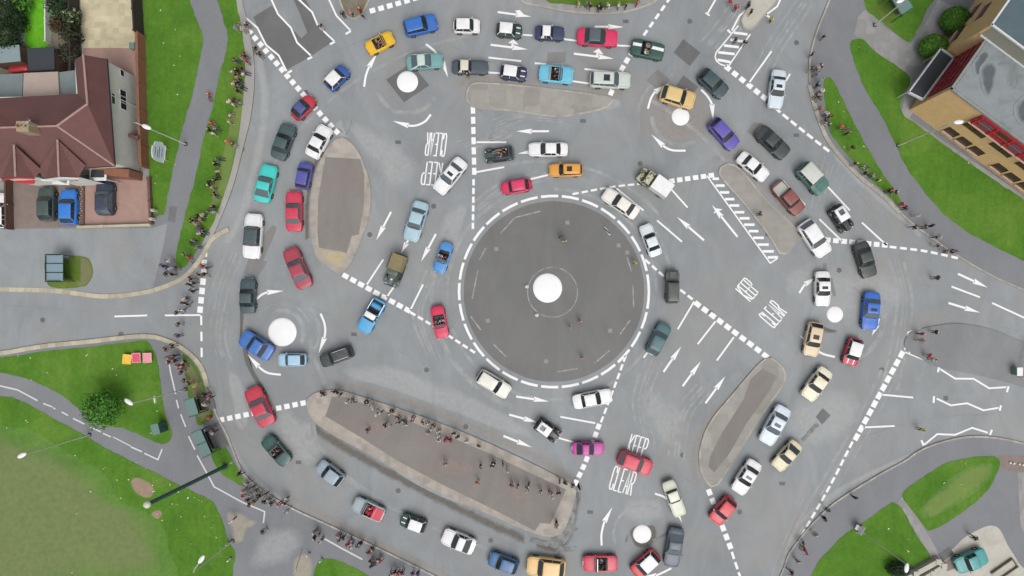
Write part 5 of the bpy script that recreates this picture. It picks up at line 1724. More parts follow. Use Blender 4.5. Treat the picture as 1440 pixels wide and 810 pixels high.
WHT, CRM = (250, 250, 250), (232, 226, 206)
CARS = [
    ('convertible', 534, 60, 27, 40, 22, (246, 196, 26), 'bright yellow open roadster with tan seats', dict(seats='leather_tan', crew=('brown', 'tan'))),
    ('small', 473, 109, 46, 36, 23, (38, 92, 176), 'small blue car with white roof, above the red soft-top', dict(roof=WHT)),
    ('beetle', 426, 151, 47, 38, 22, (206, 48, 66), 'red car with dark blue fabric roof on the give-way line', dict(roof=(70, 84, 140))),
    ('saloon', 398, 199, 70, 50, 25, (62, 88, 92), 'dark teal grey saloon beside the west grass verge', dict(chrome=True)),
    ('saloon', 448, 199, 62, 47, 24, WHT, 'white saloon at the top tip of the pointed island', dict()),
    ('coupe', 373, 258, 76, 52, 26, (60, 216, 208), 'bright turquoise coupe beside the west grass verge', dict(glass='glass_grey')),
    ('small', 427, 247, 79, 36, 22, (84, 84, 172), 'small violet blue car between turquoise coupe and pointed island', dict()),
    ('saloon', 413, 297, 90, 55, 25, (216, 52, 84), 'raspberry red saloon heading up beside the pointed island', dict(glass='glass_grey')),
    ('saloon', 355, 332, 86, 62, 27, WHT, 'large white saloon with black vinyl roof', dict(roof=(66, 82, 86), over={0: .70, 1: .66, 2: .32, 3: .28})),
    ('saloon', 418, 377, 113, 58, 26, (176, 60, 80), 'maroon saloon with chrome bumpers below the pointed island', dict(chrome=True, glass='glass_grey')),
    ('saloon', 348, 416, 89, 48, 23, (62, 84, 90), 'dark slate saloon behind the large white black-roofed saloon', dict(chrome=True)),
    ('saloon', 360, 486, 147, 48, 27, (62, 120, 200), 'blue saloon beside the west white dome', dict()),
    ('hatch', 411, 506, 181, 38, 20, (176, 214, 238), 'pale blue hatchback just below the west white dome', dict()),
    ('estate', 473, 501, 200, 46, 21, (56, 62, 66), 'black estate car just right of the pale blue hatchback', dict(rack=True)),
    ('saloon', 365, 572, 115, 56, 28, (206, 44, 72), 'crimson saloon crossing the short give-way line in the south-west', dict(chrome=True, glass='glass_grey')),
    ('convertible', 388, 634, 131, 46, 23, (32, 86, 80), 'dark green open sports car', dict(crew=('brown', 'grey'), chrome=True)),
    ('hatch', 464, 666, 143, 40, 24, (158, 176, 190), 'silver blue hatchback behind the dark green open sports car', dict()),
    ('convertible', 518, 717, 155, 45, 24, (170, 184, 188), 'silver convertible with red seats and red hood cover', dict(seats='leather_red', hood=(214, 40, 70), crew=('black',), deckcol=(214, 40, 70))),
    ('small', 581, 736, 160, 36, 21, (30, 76, 66), 'small dark green car with white roof on the south road', dict(roof=WHT, stripes=WHT)),
    ('coupe', 645, 762, 158, 47, 26, WHT, 'white coupe with black glass on the south road', dict()),
    ('hatch', 708, 792, 160, 42, 23, (52, 106, 160), 'steel blue hatchback behind the white coupe', dict()),
    ('hatch', 768, 798, 174, 53, 29, (244, 204, 136), 'sand coloured hatchback at the bottom edge', dict()),
    ('convertible', 844, 793, 180, 47, 25, (212, 40, 76), 'crimson open convertible with black and white seats', dict(crew=('white', 'dark grey'), chrome=True)),
    ('small', 908, 794, 222, 42, 26, (206, 34, 58), 'small red car with white roof near the south white dome', dict(roof=WHT)),
    ('coupe', 948, 770, 261, 54, 25, (66, 82, 102), 'dark navy coupe right of the south white dome', dict(glass='glass_grey')),
    ('pickup', 948, 701, 291, 51, 21, (222, 226, 206), 'cream car-derived pickup heading down to the south dome', dict(roof=(232, 234, 216), over={0: .58, 1: .52, 2: .28, 3: .24})),
    ('hatch', 1017, 718, 230, 40, 24, (222, 44, 62), 'bright red hatchback on the lower give-way line', dict(mirror=M['lamp_white'])),
    ('saloon', 1050, 671, 238, 50, 25, WHT, 'white saloon with sunroof near the lower tip of slim island', dict(sun=True)),
    ('coupe', 1107, 641, 229, 46, 23, (232, 222, 186), 'cream coupe near the dark repair patch', dict()),
    ('saloon', 1090, 598, 241, 57, 26, (226, 238, 250), 'pale silver saloon with sunroof beside the slim island', dict(sun=True, glass='glass_grey')),
    ('saloon', 1149, 540, 234, 49, 25, (246, 240, 212), 'ivory saloon between the silver saloon and small red white-roofed car', dict()),
    ('hatch', 1144, 477, 259, 47, 24, (236, 212, 176), 'beige hatchback below the east white dome', dict(sun=True)),
    ('small', 1200, 495, 253, 38, 24, (200, 28, 66), 'small red car with white roof and bonnet stripes, east side', dict(roof=WHT, stripes=WHT)),
    ('saloon', 1225, 437, 265, 52, 25, (40, 112, 214), 'bright blue saloon with sunroof on the east side', dict(sun=True, glass='glass_grey')),
    ('saloon', 1157, 406, 270, 48, 23, WHT, 'white saloon with sunroof just above the east white dome', dict(sun=True)),
    ('saloon', 1217, 365, 287, 50, 24, (52, 60, 58), 'black saloon on the east give-way line', dict(chrome=True)),
    ('hatch', 1146, 335, 304, 54, 28, WHT, 'white hatchback with dark glass beside the kite shaped island', dict(glass='glass_grey')),
    ('vintage', 1183, 307, 302, 40, 24, (34, 40, 42), 'black pre-war car with white roof on the east side', dict(roof=WHT, sun=True)),
    ('offroad', 1142, 251, 313, 46, 26, (74, 122, 112), 'teal off-road vehicle with pale roof', dict(roof=(210, 214, 206))),
    ('pickup', 1109, 278, 311, 52, 24, (142, 74, 64), 'brown pickup with pale grey load bed beside the kite shaped island', dict(chrome=True, bed=True, bedcol=(186, 190, 182), over={0: .74, 1: .68, 2: .36, 3: .33, 4: 1.38, 5: .84, 6: .88, 7: .88})),
    ('saloon', 1059, 234, 320, 48, 22, WHT, 'white classic saloon at the top of the kite shaped island', dict()),
    ('saloon', 1087, 200, 317, 52, 25, (50, 58, 60), 'black saloon with chrome bumpers on the north-east side', dict(chrome=True)),
    ('hatch', 1018, 188, 312, 48, 24, (96, 82, 180), 'purple hatchback between the north-east dome and black saloon', dict()),
    ('hatch', 1003, 117, 318, 44, 25, (54, 78, 84), 'dark slate hatchback near the north-east give-way line', dict()),
    ('saloon', 1093, 125, 263, 53, 23, (222, 236, 244), 'icy white saloon with sunroof crossing the north-east give-way line', dict(sun=True)),
    ('hatch', 953, 136, 344, 48, 27, (228, 194, 128), 'golden hatchback with cream bumpers above the north-east dome', dict(roof=(232, 202, 136))),
    ('racer', 911, 69, 348, 46, 26, (28, 82, 70), 'dark green open racing car with white stripe', dict(racing=WHT, crew=('white', 'grey'))),
    ('estate', 858, 112, 358, 56, 25, (208, 218, 210), 'pale silver green estate car on the top road', dict(sun='dark_inside', glass='glass_grey')),
    ('saloon', 840, 52, 356, 56, 26, (228, 34, 96), 'cerise saloon with grey glass roof', dict(roof='glass_grey')),
    ('saloon', 773, 46, 357, 40, 21, (44, 58, 96), 'navy car with white hardtop', dict(roof=WHT, over={0: .60, 1: .52, 2: .26, 3: .20}, chrome=True)),
    ('small', 716, 42, 354, 35, 22, (30, 66, 62), 'small dark green car with white roof on the top road', dict(roof=WHT, stripes=WHT)),
    ('small', 656, 36, 0, 36, 22, WHT, 'small all-white car on the top road', dict()),
    ('estate', 591, 35, 14, 46, 26, (44, 112, 200), 'blue estate car on the top road', dict()),
    ('coupe', 597, 86, 4, 50, 23, (120, 172, 172), 'pale teal coupe with lighter roof', dict(roof=(206, 226, 220), glass='glass_grey')),
    ('saloon', 661, 94, 359, 50, 21, (70, 82, 92), 'dark grey classic saloon with cream roof', dict(roof=CRM, chrome=True, over={0: .52, 1: .46, 2: .25, 3: .18})),
    ('small', 722, 102, 352, 36, 22, (38, 36, 92), 'small navy car with white roof and bonnet stripes', dict(roof=WHT, stripes=WHT)),
    ('convertible', 782, 104, 354, 47, 26, (112, 200, 230), 'sky blue convertible on the top road', dict(crew=('black', 'dark grey'), hood=(150, 160, 166))),
    ('vintage', 702, 217, 188, 42, 22, (56, 74, 80), 'black open vintage car full of people', dict(opn=True, crew=('black', 'pale grey', 'dark grey'))),
    ('saloon', 771, 210, 180, 54, 21, WHT, 'long white classic saloon facing the lane arrow', dict()),
    ('estate', 796, 239, 181, 46, 20, (236, 166, 60), 'orange estate car with brown sunroof', dict(sun='dark_inside')),
    ('convertible', 726, 262, 189, 43, 21, (226, 40, 98), 'hot pink convertible with hood up', dict(kindroof=True)),
    ('saloon', 633, 247, 231, 56, 24, WHT, 'white saloon covering part of the upside-down KEEP lettering', dict(sun=True, glass='glass_grey')),
    ('saloon', 585, 311, 253, 56, 25, (176, 208, 222), 'powder blue saloon in the west lanes', dict(glass='glass_grey')),
    ('army', 556, 380, 250, 46, 25, (84, 100, 92), 'vintage army truck with khaki canvas cover', dict()),
    ('convertible', 623, 362, 252, 43, 20, (72, 152, 220), 'sky blue convertible beside the central circle', dict(crew=('white', 'navy'), chrome=True)),
    ('pickup', 522, 444, 240, 50, 23, (80, 176, 232), 'sky blue pickup with white cab roof and dark load bed', dict(roof=WHT, bed=True, over={0: .62, 1: .56, 2: .42, 3: .40})),
    ('convertible', 618, 453, 281, 45, 21, (224, 34, 88), 'pink-red convertible beside the central circle', dict(crew=('dark grey', 'white'), seats='leather_grey')),
    ('estate', 694, 540, 328, 49, 24, (244, 242, 232), 'off-white estate car below the central circle', dict()),
    ('estate', 833, 561, 11, 54, 23, WHT, 'long white estate with dark luggage cover below the circle', dict(over={2: .30, 3: .22}, glass='glass')),
    ('vintage', 770, 605, 324, 38, 22, (30, 32, 34), 'black pre-war car with white roof near the south arrows', dict(roof=WHT, sun=True)),
    ('coupe', 827, 631, 0, 44, 20, (196, 56, 160), 'magenta coupe by the south give-way line', dict(chrome=True)),
    ('hatch', 893, 651, 338, 48, 25, (218, 36, 70), 'red hatchback between the KEEP and CLEAR lettering', dict(glass='glass_grey')),
    ('hatch', 926, 477, 63, 46, 23, (66, 108, 116), 'dark teal hatchback at the lower right of the central circle', dict(glass='glass_grey', chrome=True)),
    ('offroad', 945, 403, 89, 46, 19, (72, 78, 72), 'dark olive off-road vehicle at the right of the central circle', dict()),
    ('saloon', 915, 338, 111, 46, 21, (232, 242, 246), 'frosty white classic saloon at the upper right of the circle', dict()),
    ('saloon', 873, 286, 146, 55, 23, (250, 246, 236), 'off-white saloon with black sunroof above the central circle', dict(over={2: .28, 3: .16})),
    ('van', 920, 258, 145, 49, 23, (150, 152, 112), 'camouflaged truck with white box body', dict(box=WHT, camo=True, over={0: .86, 1: .80, 2: .62, 3: .58})),
    ('hatch', 65, 287, 91, 46, 24, (66, 84, 80), 'dark green hatchback parked by the blue hatchback', dict(z=.13)),
    ('hatch', 96, 291, 90, 48, 25, (44, 130, 226), 'bright blue hatchback parked on the brown driveway', dict(z=.13)),
    ('hatch', 147, 279, 90, 46, 26, (46, 58, 78), 'black hatchback parked on the pink driveway', dict(z=.13, glass='glass_grey')),
    ('estate', 0, 296, 90, 48, 24, WHT, 'white car parked at the left edge', dict(z=.13)),
    ('pickup', 1366, 789, 202, 44, 26, (60, 160, 158), 'teal pickup parked on the concrete yard', dict(z=.13, over={0: .70, 1: .64, 2: .36, 3: .34})),
]
for kind, px, py, h, Lp, Wp, col, label, kw in CARS:
    kw = dict(kw)
    if kw.pop('kindroof', None):
        root = car('beetle', px, py, h, Lp, Wp, col, 'hot pink car with its soft roof up, above the central circle', over={0: .72, 1: .64, 2: .22, 3: .10}, roof=(226, 44, 104))
        continue
    car(kind, px, py, h, Lp, Wp, col, label, **kw)

# ------------------------------------------------------------------ planting
LEAFM = {}


def leaf_mat(name, rgb):
    if name not in LEAFM:
        t = NT(name)
        c = alb(rgb)
        t.base(t.ramp(t.noise(1.7, 3, 0.6), [(0.3, tuple(v * .72 for v in c)), (0.7, tuple(v * 1.25 for v in c))]))
        t.rough(0.7)
        t.b.inputs['Specular IOR Level'].default_value = 0.25
        LEAFM[name] = t.m
    return LEAFM[name]


BARK = rough_mat('bark', (92, 78, 62), 0.2, 3)


def leaves(mb, c, rad, n, size, seed, dense=False, lump=0.35):
    rnd = random.Random(seed)
    for _ in range(n):
        d = Vector((rnd.gauss(0, 1), rnd.gauss(0, 1), rnd.gauss(0, 1))).normalized()
        k = 1 + lump * noise.noise(d * 2.1 + Vector((seed, 0, 0))) + lump * .5 * noise.noise(d * 5 + Vector((0, seed, 0)))
        r = (rnd.uniform(.86, 1.03) if dense else rnd.uniform(.25, 1) ** .5) * k
        p = Vector(c) + Vector((d.x * rad[0] * r, d.y * rad[1] * r, d.z * rad[2] * r))
        if p.z < .1:
            continue
        nrm = (d + Vector((rnd.gauss(0, .5), rnd.gauss(0, .5), rnd.gauss(0.3, .5)))).normalized()
        q = nrm.to_track_quat('Z', 'Y').to_matrix() @ Matrix.Rotation(rnd.uniform(0, 6.28), 3, 'Z')
        s = size * rnd.uniform(.6, 1.25)
        mb.cur = rnd.choice((0, 0, 1, 2))
        mb.add([p + q @ Vector(v) for v in ((-s, 0, 0), (0, -s * .5, .05 * s), (s, 0, 0), (0, s * .5, .05 * s))], [(0, 1, 2, 3)])


def tree(name, px, py, z0, crown_z, rad, n, size, label, cat, rgbs, seed, dense=False, group=None, lump=.35, core=True):
    p = at(px, py, crown_z)
    root = empty(name, (p.x, p.y, z0), 0, label, cat, group)
    mb = MB()
    h = crown_z - z0
    rnd = random.Random(seed)
    tr = max(.05, rad[0] * .055)
    mb.tube((0, 0, -.05), (0, 0, h * .7), tr * 1.3, tr, 8)
    for i in range(7):
        a = 2 * math.pi * i / 7 + rnd.uniform(-.3, .3)
        e = (rad[0] * .62 * math.cos(a), rad[1] * .62 * math.sin(a), h + rad[2] * rnd.uniform(-.2, .5))
        mid = (e[0] * .4, e[1] * .4, h * .8)
        mb.tube((0, 0, h * rnd.uniform(.35, .65)), mid, tr * .7, tr * .45, 6)
        mb.tube(mid, e, tr * .45, tr * .15, 5)
    mb.build('trunk', BARK, root, smooth=50)
    ms = [leaf_mat(f'leaf_{rgbs[0][0]}_{rgbs[0][1]}_{i}', c) for i, c in enumerate(rgbs)]
    mb = MB()
    if dense and core:
        rs = []
        for i in range(9):
            t = math.pi * i / 8
            rs.append([(rad[0] * .9 * max(.02, math.sin(t)) * math.cos(2 * math.pi * j / 16), rad[1] * .9 * max(.02, math.sin(t)) * math.sin(2 * math.pi * j / 16), max(.05, h - rad[2] * .9 * math.cos(t))) for j in range(16)])
        mb.loft(rs)
    leaves(mb, (0, 0, h), rad, n, size, seed, dense, lump)
    mb.build('crown', ms, root)
    return root


GR1 = ((78, 136, 40), (96, 156, 52), (62, 112, 34))
GR2 = ((84, 136, 42), (104, 152, 52), (70, 116, 36))
DK = ((30, 58, 26), (40, 72, 32), (26, 48, 24))
tree('small_tree', 142, 575, Z1, 2.7, (2.25, 2.2, 1.7), 2600, .17, 'round leafy tree on the turf beside the curving cycle path', 'tree', GR1, 3)
tree('round_shrub', 1313, 66, .13, 1.25, (1.62, 1.4, 1.25), 3400, .12, 'clipped round shrub next to the dark entrance canopy', 'shrub', GR2, 5, True, 'clipped shrubs by the brick building', .08)
tree('round_shrub', 1343, 28, .13, 1.25, (1.62, 1.5, 1.3), 3400, .12, 'clipped round shrub further up along the brick wall from the canopy', 'shrub', GR2, 6, True, 'clipped shrubs by the brick building', .08)
tree('shrub', 1264, 801, Z1, .9, (1.4, 1.0, .9), 1500, .12, 'dark green shrub under the lamp at the bottom edge', 'shrub', DK, 9, False, None, .3)
for i, (px, py, cz, r, lab, cs) in enumerate((
        (8, 12, 1.8, 2.0, 'dark garden bush at the top left corner', DK), (22, 30, 1.3, 1.3, 'dark bush beside the pale garden path', DK), (8, 52, 1.8, 1.9, 'dark green bush above the blue-grey shed roof', DK),
        (30, 3, 1.2, 1.2, 'bush at the top end of the small bright lawn', GR1), (82, 8, 1.5, 1.4, 'dark bush right of the white garden fence', DK), (80, 34, .8, .9, 'reddish brown low bush beside the white garden fence', ((92, 62, 44), (74, 86, 46), (60, 52, 38))),
        (100, 22, 1.4, 1.1, 'flecked bush with pale blossom along the garden border', ((60, 80, 44), (150, 160, 120), (44, 62, 36))), (99, 48, 1.4, 1.2, 'dark olive bush along the garden border', ((52, 58, 36), (62, 70, 42), (40, 46, 30))),
        (96, 76, 1.2, 1.3, 'dull olive bush beside the black shed roof', ((64, 66, 46), (52, 56, 38), (76, 78, 54))), (82, 82, .7, .8, 'low green bush at the corner of the black shed roof', ((70, 84, 48), (60, 70, 40), (84, 92, 56))))):
    tree('garden_bush', px, py, .12, cz, (r, r * random.uniform(.85, 1.15), cz * .8), int(520 * r), .17, lab, 'bush', cs, 20 + i, False, 'garden bushes', .4)

fl = MB()
rnd = random.Random(4)
spots = [(238, 0), (227, 15), (249, 43), (231, 62), (253, 80), (269, 78), (271, 65), (274, 69), (251, 133), (246, 92), (221, 248), (220, 258), (278, 255), (147, 658), (205, 657), (166, 674), (171, 700), (108, 722), (222, 675), (252, 690), (243, 708), (251, 708), (256, 726), (250, 743),
         (274, 699), (285, 703), (101, 805), (40, 592), (13, 602), (108, 641), (27, 499), (44, 503), (123, 500), (67, 523), (1207, 65), (1360, 230), (1177, 145), (1187, 157), (1214, 205), (1185, 207), (1226, 260), (1325, 679), (1356, 651), (1276, 757), (1276, 774), (222, 577), (214, 609), (166, 527), (46, 534),
         (326, 651), (183, 675), (218, 690), (241, 682), (129, 691), (270, 766), (300, 740), (305, 755), (312, 770), (298, 790), (264, 700), (230, 730)]
for px, py in spots + [(rnd.choice(spots)[0] + rnd.gauss(0, 12), rnd.choice(spots)[1] + rnd.gauss(0, 12)) for _ in range(10)]:
    c = W(px, py, .16)
    ok = (px < 262 and py < 300 and px > 212) or (px < 330 and py > 490) or px > 1160
    if not ok:
        continue
    for _ in range(rnd.choice((1, 1, 2))):
        x, y, s = c.x + rnd.gauss(0, .07), c.y + rnd.gauss(0, .07), rnd.uniform(.04, .09)
        fl.ell((x, y, .19), (s, s, .03), 6, 3)
tag(fl.build('daisy_flowers', M['flower']), kind='stuff')


# ------------------------------------------------------------------ buildings
def W3(px, py, z=0.0):
    return W(px, py, z)


RT = NT('roof_tiles')
c_ = alb((122, 74, 70))
col = RT.ramp(RT.noise(0.5, 6, 0.7), [(0.3, alb((100, 70, 67))), (0.7, alb((118, 76, 73)))])
wv = RT.n('ShaderNodeTexWave', wave_type='BANDS', bands_direction='Y')
wv.inputs['Scale'].default_value = 1.6
wv.inputs['Distortion'].default_value = .5
RT.l(RT.coord(), wv.inputs['Vector'])
col = RT.mix(.09, col, wv.outputs['Color'], 'OVERLAY')
RT.base(col); RT.rough(.85); RT.bump(wv.outputs['Fac'], .3, .03)
M['tiles'] = RT.m
M['ridge'] = rough_mat('ridge_tiles', (176, 146, 136), .1, 2)
M['render_wall'] = rough_mat('grey_render', (222, 222, 212), .06, .5, .9, (206, 207, 198))
M['flat_beige'] = rough_mat('beige_flat_roof', (182, 166, 154), .06, .8)
M['flat_grey'] = rough_mat('grey_flat_roof', (126, 138, 138), .1, .8)
M['flat_dark'] = rough_mat('black_felt_roof', (54, 60, 66), .1, .8)
M['flat_blue'] = rough_mat('blue_grey_sheet_roof', (140, 158, 160), .08, .8)
M['brick_red'] = rough_mat('red_brick', (146, 98, 74), .15, 2.5)
M['brick_brown'] = rough_mat('brown_brick', (112, 84, 74), .15, 2.5)
M['white_frame'] = simple('white_window_frame', (240, 240, 240), .4)
M['red_paint'] = simple('red_paint', (204, 52, 62), .4, var=.08)
M['tan_brick'] = rough_mat('tan_brick', (238, 198, 142), .08, 1.2, .85, (226, 190, 140))
M['office_roof'] = rough_mat('grey_felt_roof', (142, 150, 152), .10, .7, .85, (110, 116, 118))
M['upper_roof'] = rough_mat('blue_grey_roof', (84, 102, 110), .12, .5, .85, (96, 114, 122))
M['band_wall'] = rough_mat('pale_rendered_band', (156, 156, 142), .06, .6)
M['coping'] = simple('white_coping', (216, 220, 220), .5)
M['maroon_frame'] = simple('crimson_window_frame', (176, 36, 56), .45, var=.08)
M['window_dark'] = simple('dark_window', (86, 60, 58), .12)
M['sill'] = simple('pink_window_sill', (212, 178, 160), .6)
M['teal_glass'] = simple('teal_shelter_glass', (112, 142, 136), .15)
M['teal_glass2'] = simple('pale_shelter_glass', (136, 160, 170), .15)
M['wood_dark'] = rough_mat('dark_stained_wood', (52, 44, 40), .15, 2)
M['wood_brown'] = rough_mat('brown_fence_wood', (104, 76, 62), .15, 2)


def poly3(mb, pts):
    mb.add(pts, [tuple(range(len(pts)))])


hx0 = W(100, 200)
house = empty('semi_detached_house', (hx0.x, hx0.y, .1), 0, 'pair of brown tiled semi detached houses with grey rendered side wall', 'house')
HO = Vector((hx0.x, hx0.y, .1))


def hl(v):
    return Vector(v) - HO


wall_pts = [(197, 241), (191, 108), (151, 109), (153, 154), (-140, 160), (-140, 264)]
mb = MB()
mb.prism([tuple(hl(W(x, y))[:2]) for x, y in wall_pts], 0, 5.15)
mb.build('wall', M['render_wall'], house)
P_ = {}
for k_, (x, y, z_) in dict(R0=(-120, 183, 7.6), R1=(80, 177, 7.6), R2=(123, 146, 7.3), R3=(117, 77, 7.3), E1=(150, 83, 5.2), E2=(161, 233, 5.2), S0=(-120, 252, 5.2), W1=(105, 84, 5.3), W2=(109, 132, 5.3), N0=(-120, 144, 5.2)).items():
    P_[k_] = hl(at(x, y, z_))
mb = MB()
for f in (('R0', 'R1', 'E2', 'S0'), ('R1', 'R2', 'E2'), ('R2', 'R3', 'E1', 'E2'), ('R3', 'R2', 'W2', 'W1'), ('R2', 'R1', 'W2'), ('R1', 'R0', 'N0', 'W2'), ('R3', 'W1', 'E1')):
    poly3(mb, [P_[q] for q in f])
dn = Vector((0, 0, -.16))
poly3(mb, [P_[q] + dn for q in ('S0', 'E2', 'E1', 'W1', 'W2', 'N0')])
roof = mb.build('roof', M['tiles'], house)
mb = MB()
for a, b in (('R0', 'R1'), ('R1', 'R2'), ('R2', 'R3'), ('R1', 'E2')):
    mb.tube(P_[a], P_[b], .11, .11, 6)
mb.build('ridge_tiles', M['ridge'], roof)
mb = MB()
for a, b in (('S0', 'E2'), ('E2', 'E1'), ('E1', 'W1')):
    mb.tube(P_[a] + dn * .6, P_[b] + dn * .6, .09, .09, 6)
mb.build('gutter', M['black_trim'], roof)
# two front gables over the bays
for bx, rx, mt in ((82, 121, 0), (21, 60, 1)):
    mb = MB()
    yb = 197 if bx == 82 else 204
    a = hl(at(bx, yb, 7.0)); b = hl(at(bx + 2, 249, 6.5)); r = hl(at(rx, 233 if bx == 82 else 240, 5.55)); rf_ = hl(at(rx - 11, 250, 5.25))
    l = hl(at(bx - 28, 240 if bx == 82 else 246, 5.55)); lf = hl(at(bx - 18, 252, 5.25))
    up = Vector((0, 0, .06))
    poly3(mb, [a + up, r + up, rf_ + up, b + up]); poly3(mb, [a + up, b + up, lf + up, l + up])
    gb = mb.build('gable_roof', M['tiles'], house)
    mb = MB(); mb.tube(a + up * 2, b + up * 2, .10, .10, 6); mb.build('ridge_tiles', M['ridge'], gb)
    mb = MB()
    for q0, q1 in ((b, rf_), (b, lf)):
        mb.tube(q0 + Vector((0, -.06, -.02)), q1 + Vector((0, -.06, -.02)), .10, .10, 5)
    mb.build('barge_board', M['red_paint'] if bx == 21 else M['white_frame'], gb)
    mb = MB(); poly3(mb, [b + Vector((0, .1, -.1)), rf_ + Vector((0, .1, -.1)), rf_ + Vector((0, .1, -5)), lf + Vector((0, .1, -5)), lf + Vector((0, .1, -.1))]); mb.build('bay_wall', M['render_wall'], house)
# bay canopies, porch and windows on the street side
for px, py, w, d, mt, nm in ((35, 253, 2.1, .8, 'red_paint', 'bay_canopy'), (66, 249, 1.2, .9, 'white_frame', 'bay_canopy'), (86, 252, 1.9, 1.2, 'white_frame', 'bay_canopy'), (104, 249, .9, .8, 'red_paint', 'bay_canopy')):
    q = hl(at(px, py, 3.6))
    mb = MB(); mb.rbox(q, (w, d, .22), .05, R(-4)); mb.build(nm, M[mt], house)
for px, py, w, d in ((68, 248, .5, .5), (87, 252, 1.2, .6)):
    q = hl(at(px, py, 3.74))
    mb = MB(); mb.box(q, (w, d, .06), R(-20)); mb.build('roof_light', M['flat_grey'], house)
q = hl(at(138, 246, 2.6))
mb = MB(); mb.rbox(q, (1.9, 1.3, .16), .04); pr = mb.build('porch', M['white_frame'], house)
mb = MB(); mb.rbox(q + Vector((0, .1, .1)), (1.5, .8, .1), .03); mb.build('porch_felt', M['flat_dark'], pr)
mb = MB()
for s in (-1, 1):
    mb.box((q.x + s * .85, q.y - .5, q.z / 2), (.1, .1, q.z))
mb.build('porch_post', M['white_frame'], pr)
q = hl(W(160, 249))
mb = MB(); mb.rbox((q.x + 1.4, q.y + .15, 1.3), (4.2, .9, 2.6), .06, R(-5)); mb.build('lean_to', M['brick_red'], house)
wa_, wb_ = hl(W(197, 241)), hl(W(191, 108))
wd_ = (wb_ - wa_).normalized()
wn_ = Vector((wd_.y, -wd_.x, 0))
for s0, z0, w, h in ((4.9 + 1.6, 2.0, 2.2, 1.1), (10.3, 2.2, .7, .7), (6.6, 4.0, 1.2, .6)):
    c = wa_ + wd_ * (s0 + w / 2) + Vector((0, 0, z0 + h / 2))
    rot = Matrix((wd_, wn_, Vector((0, 0, 1)))).transposed()
    mb = MB()
    mb.box(c + wn_ * .02, (w, .06, h), rot=rot)
    wdw = mb.build('window', M['glass'], house)
    mb = MB()
    for k in range(4 if w > 1.5 else 2):
        mb.box(c + wn_ * .05 + wd_ * (-w / 2 + w * k / (3 if w > 1.5 else 1)), (.06, .06, h), rot=rot)
    for s in (-1, 1):
        mb.box(c + wn_ * .05 + Vector((0, 0, s * h / 2)), (w, .06, .06), rot=rot)
    mb.build('frame', M['white_frame'], wdw)
mb = MB()
mb.tube(wa_ + wd_ * 7.5 + wn_ * .06, wa_ + wd_ * 7.5 + wn_ * .06 + Vector((0, 0, 5)), .05, .05, 6)
mb.build('drainpipe', M['white_frame'], house)
q = hl(at(33, 178, 8.6))
mb = MB(); mb.rbox((q.x, q.y, q.z - .9), (1.3, 1.1, 2.2), .05); ch = mb.build('chimney', rough_mat('chimney_stone', (170, 152, 124), .1, 2), house)
mb = MB()
for s in (-1, 0, 1):
    mb.tube((q.x + s * .38, q.y, q.z + .1), (q.x + s * .38, q.y, q.z + .5), .13, .11, 8)
mb.build('chimney_pot', M['brick_red'], ch)
mb = MB()
q2 = hl(at(49, 178, 8.3))
mb.path([q2, q2 + Vector((0, 0, 1.2))], .025); mb.path([q2 + Vector((-.5, -.4, 1.2)), q2 + Vector((.5, .4, 1.2))], .02)
for k in range(5):
    o_ = Vector((-.4 + .2 * k, -.32 + .16 * k, 1.2))
    mb.path([q2 + o_ + Vector((-.2, .25, 0)), q2 + o_ + Vector((.2, -.25, 0))], .012, 4)
mb.build('television_aerial', M['galv'], house)
for pts, h, mt in (([(34, 103), (82, 101), (84, 135), (33, 138)], 3.0, 'flat_beige'), ([(-20, 106), (33, 103.5), (32, 137), (-22, 141)], 2.9, 'flat_grey'), ([(83, 102), (106, 99), (108, 133), (85, 134)], 2.8, 'flat_grey')):
    q = [hl(at(x, y, h)) for x, y in pts]
    mb = MB()
    c = sum(q, Vector()) / 4
    mb.prism([tuple((c + (v - c) * .97)[:2]) for v in q], 0, h - .15)
    ex = mb.build('extension', M['render_wall'], house)
    mb = MB(); mb.prism([tuple(v[:2]) for v in q], h - .15, h - .02); mb.build('flat_roof', M[mt], ex)


def shed(name, pts, h, roofm, label, wallm='wood_brown'):
    q = [at(x, y, h) for x, y in pts]
    c = sum(q, Vector()) / len(q)
    root = empty(name, (c.x, c.y, .12), 0, label, 'shed')
    mb = MB(); mb.prism([tuple(((v - c) * .95)[:2]) for v in q], 0, h - .2); mb.build('wall', M[wallm], root)
    mb = MB(); mb.prism([tuple((v - c)[:2]) for v in q], h - .2, h - .1); mb.build('roof', M[roofm], root)
    return root


shed('garden_shed', [(38, 68), (76, 66), (77, 98), (40, 100)], 2.3, 'flat_dark', 'garden shed with black felt roof at the end of the bright lawn')
shed('garden_shed', [(-14, 67), (27, 63), (29, 86), (-14, 90)], 2.2, 'flat_blue', 'garden shed with blue-grey sheet roof at the left edge')
q = at(24, 96, 1.0)
mb = MB(); mb.rbox((0, 0, .45), (2.2, .7, .9), .15, R(6)); o = mb.build('covered_barbecue', M['red_paint'], smooth=40, loc=(q.x, q.y, .12)); tag(o, 'red covered garden object between the shed and the house', 'garden cover')


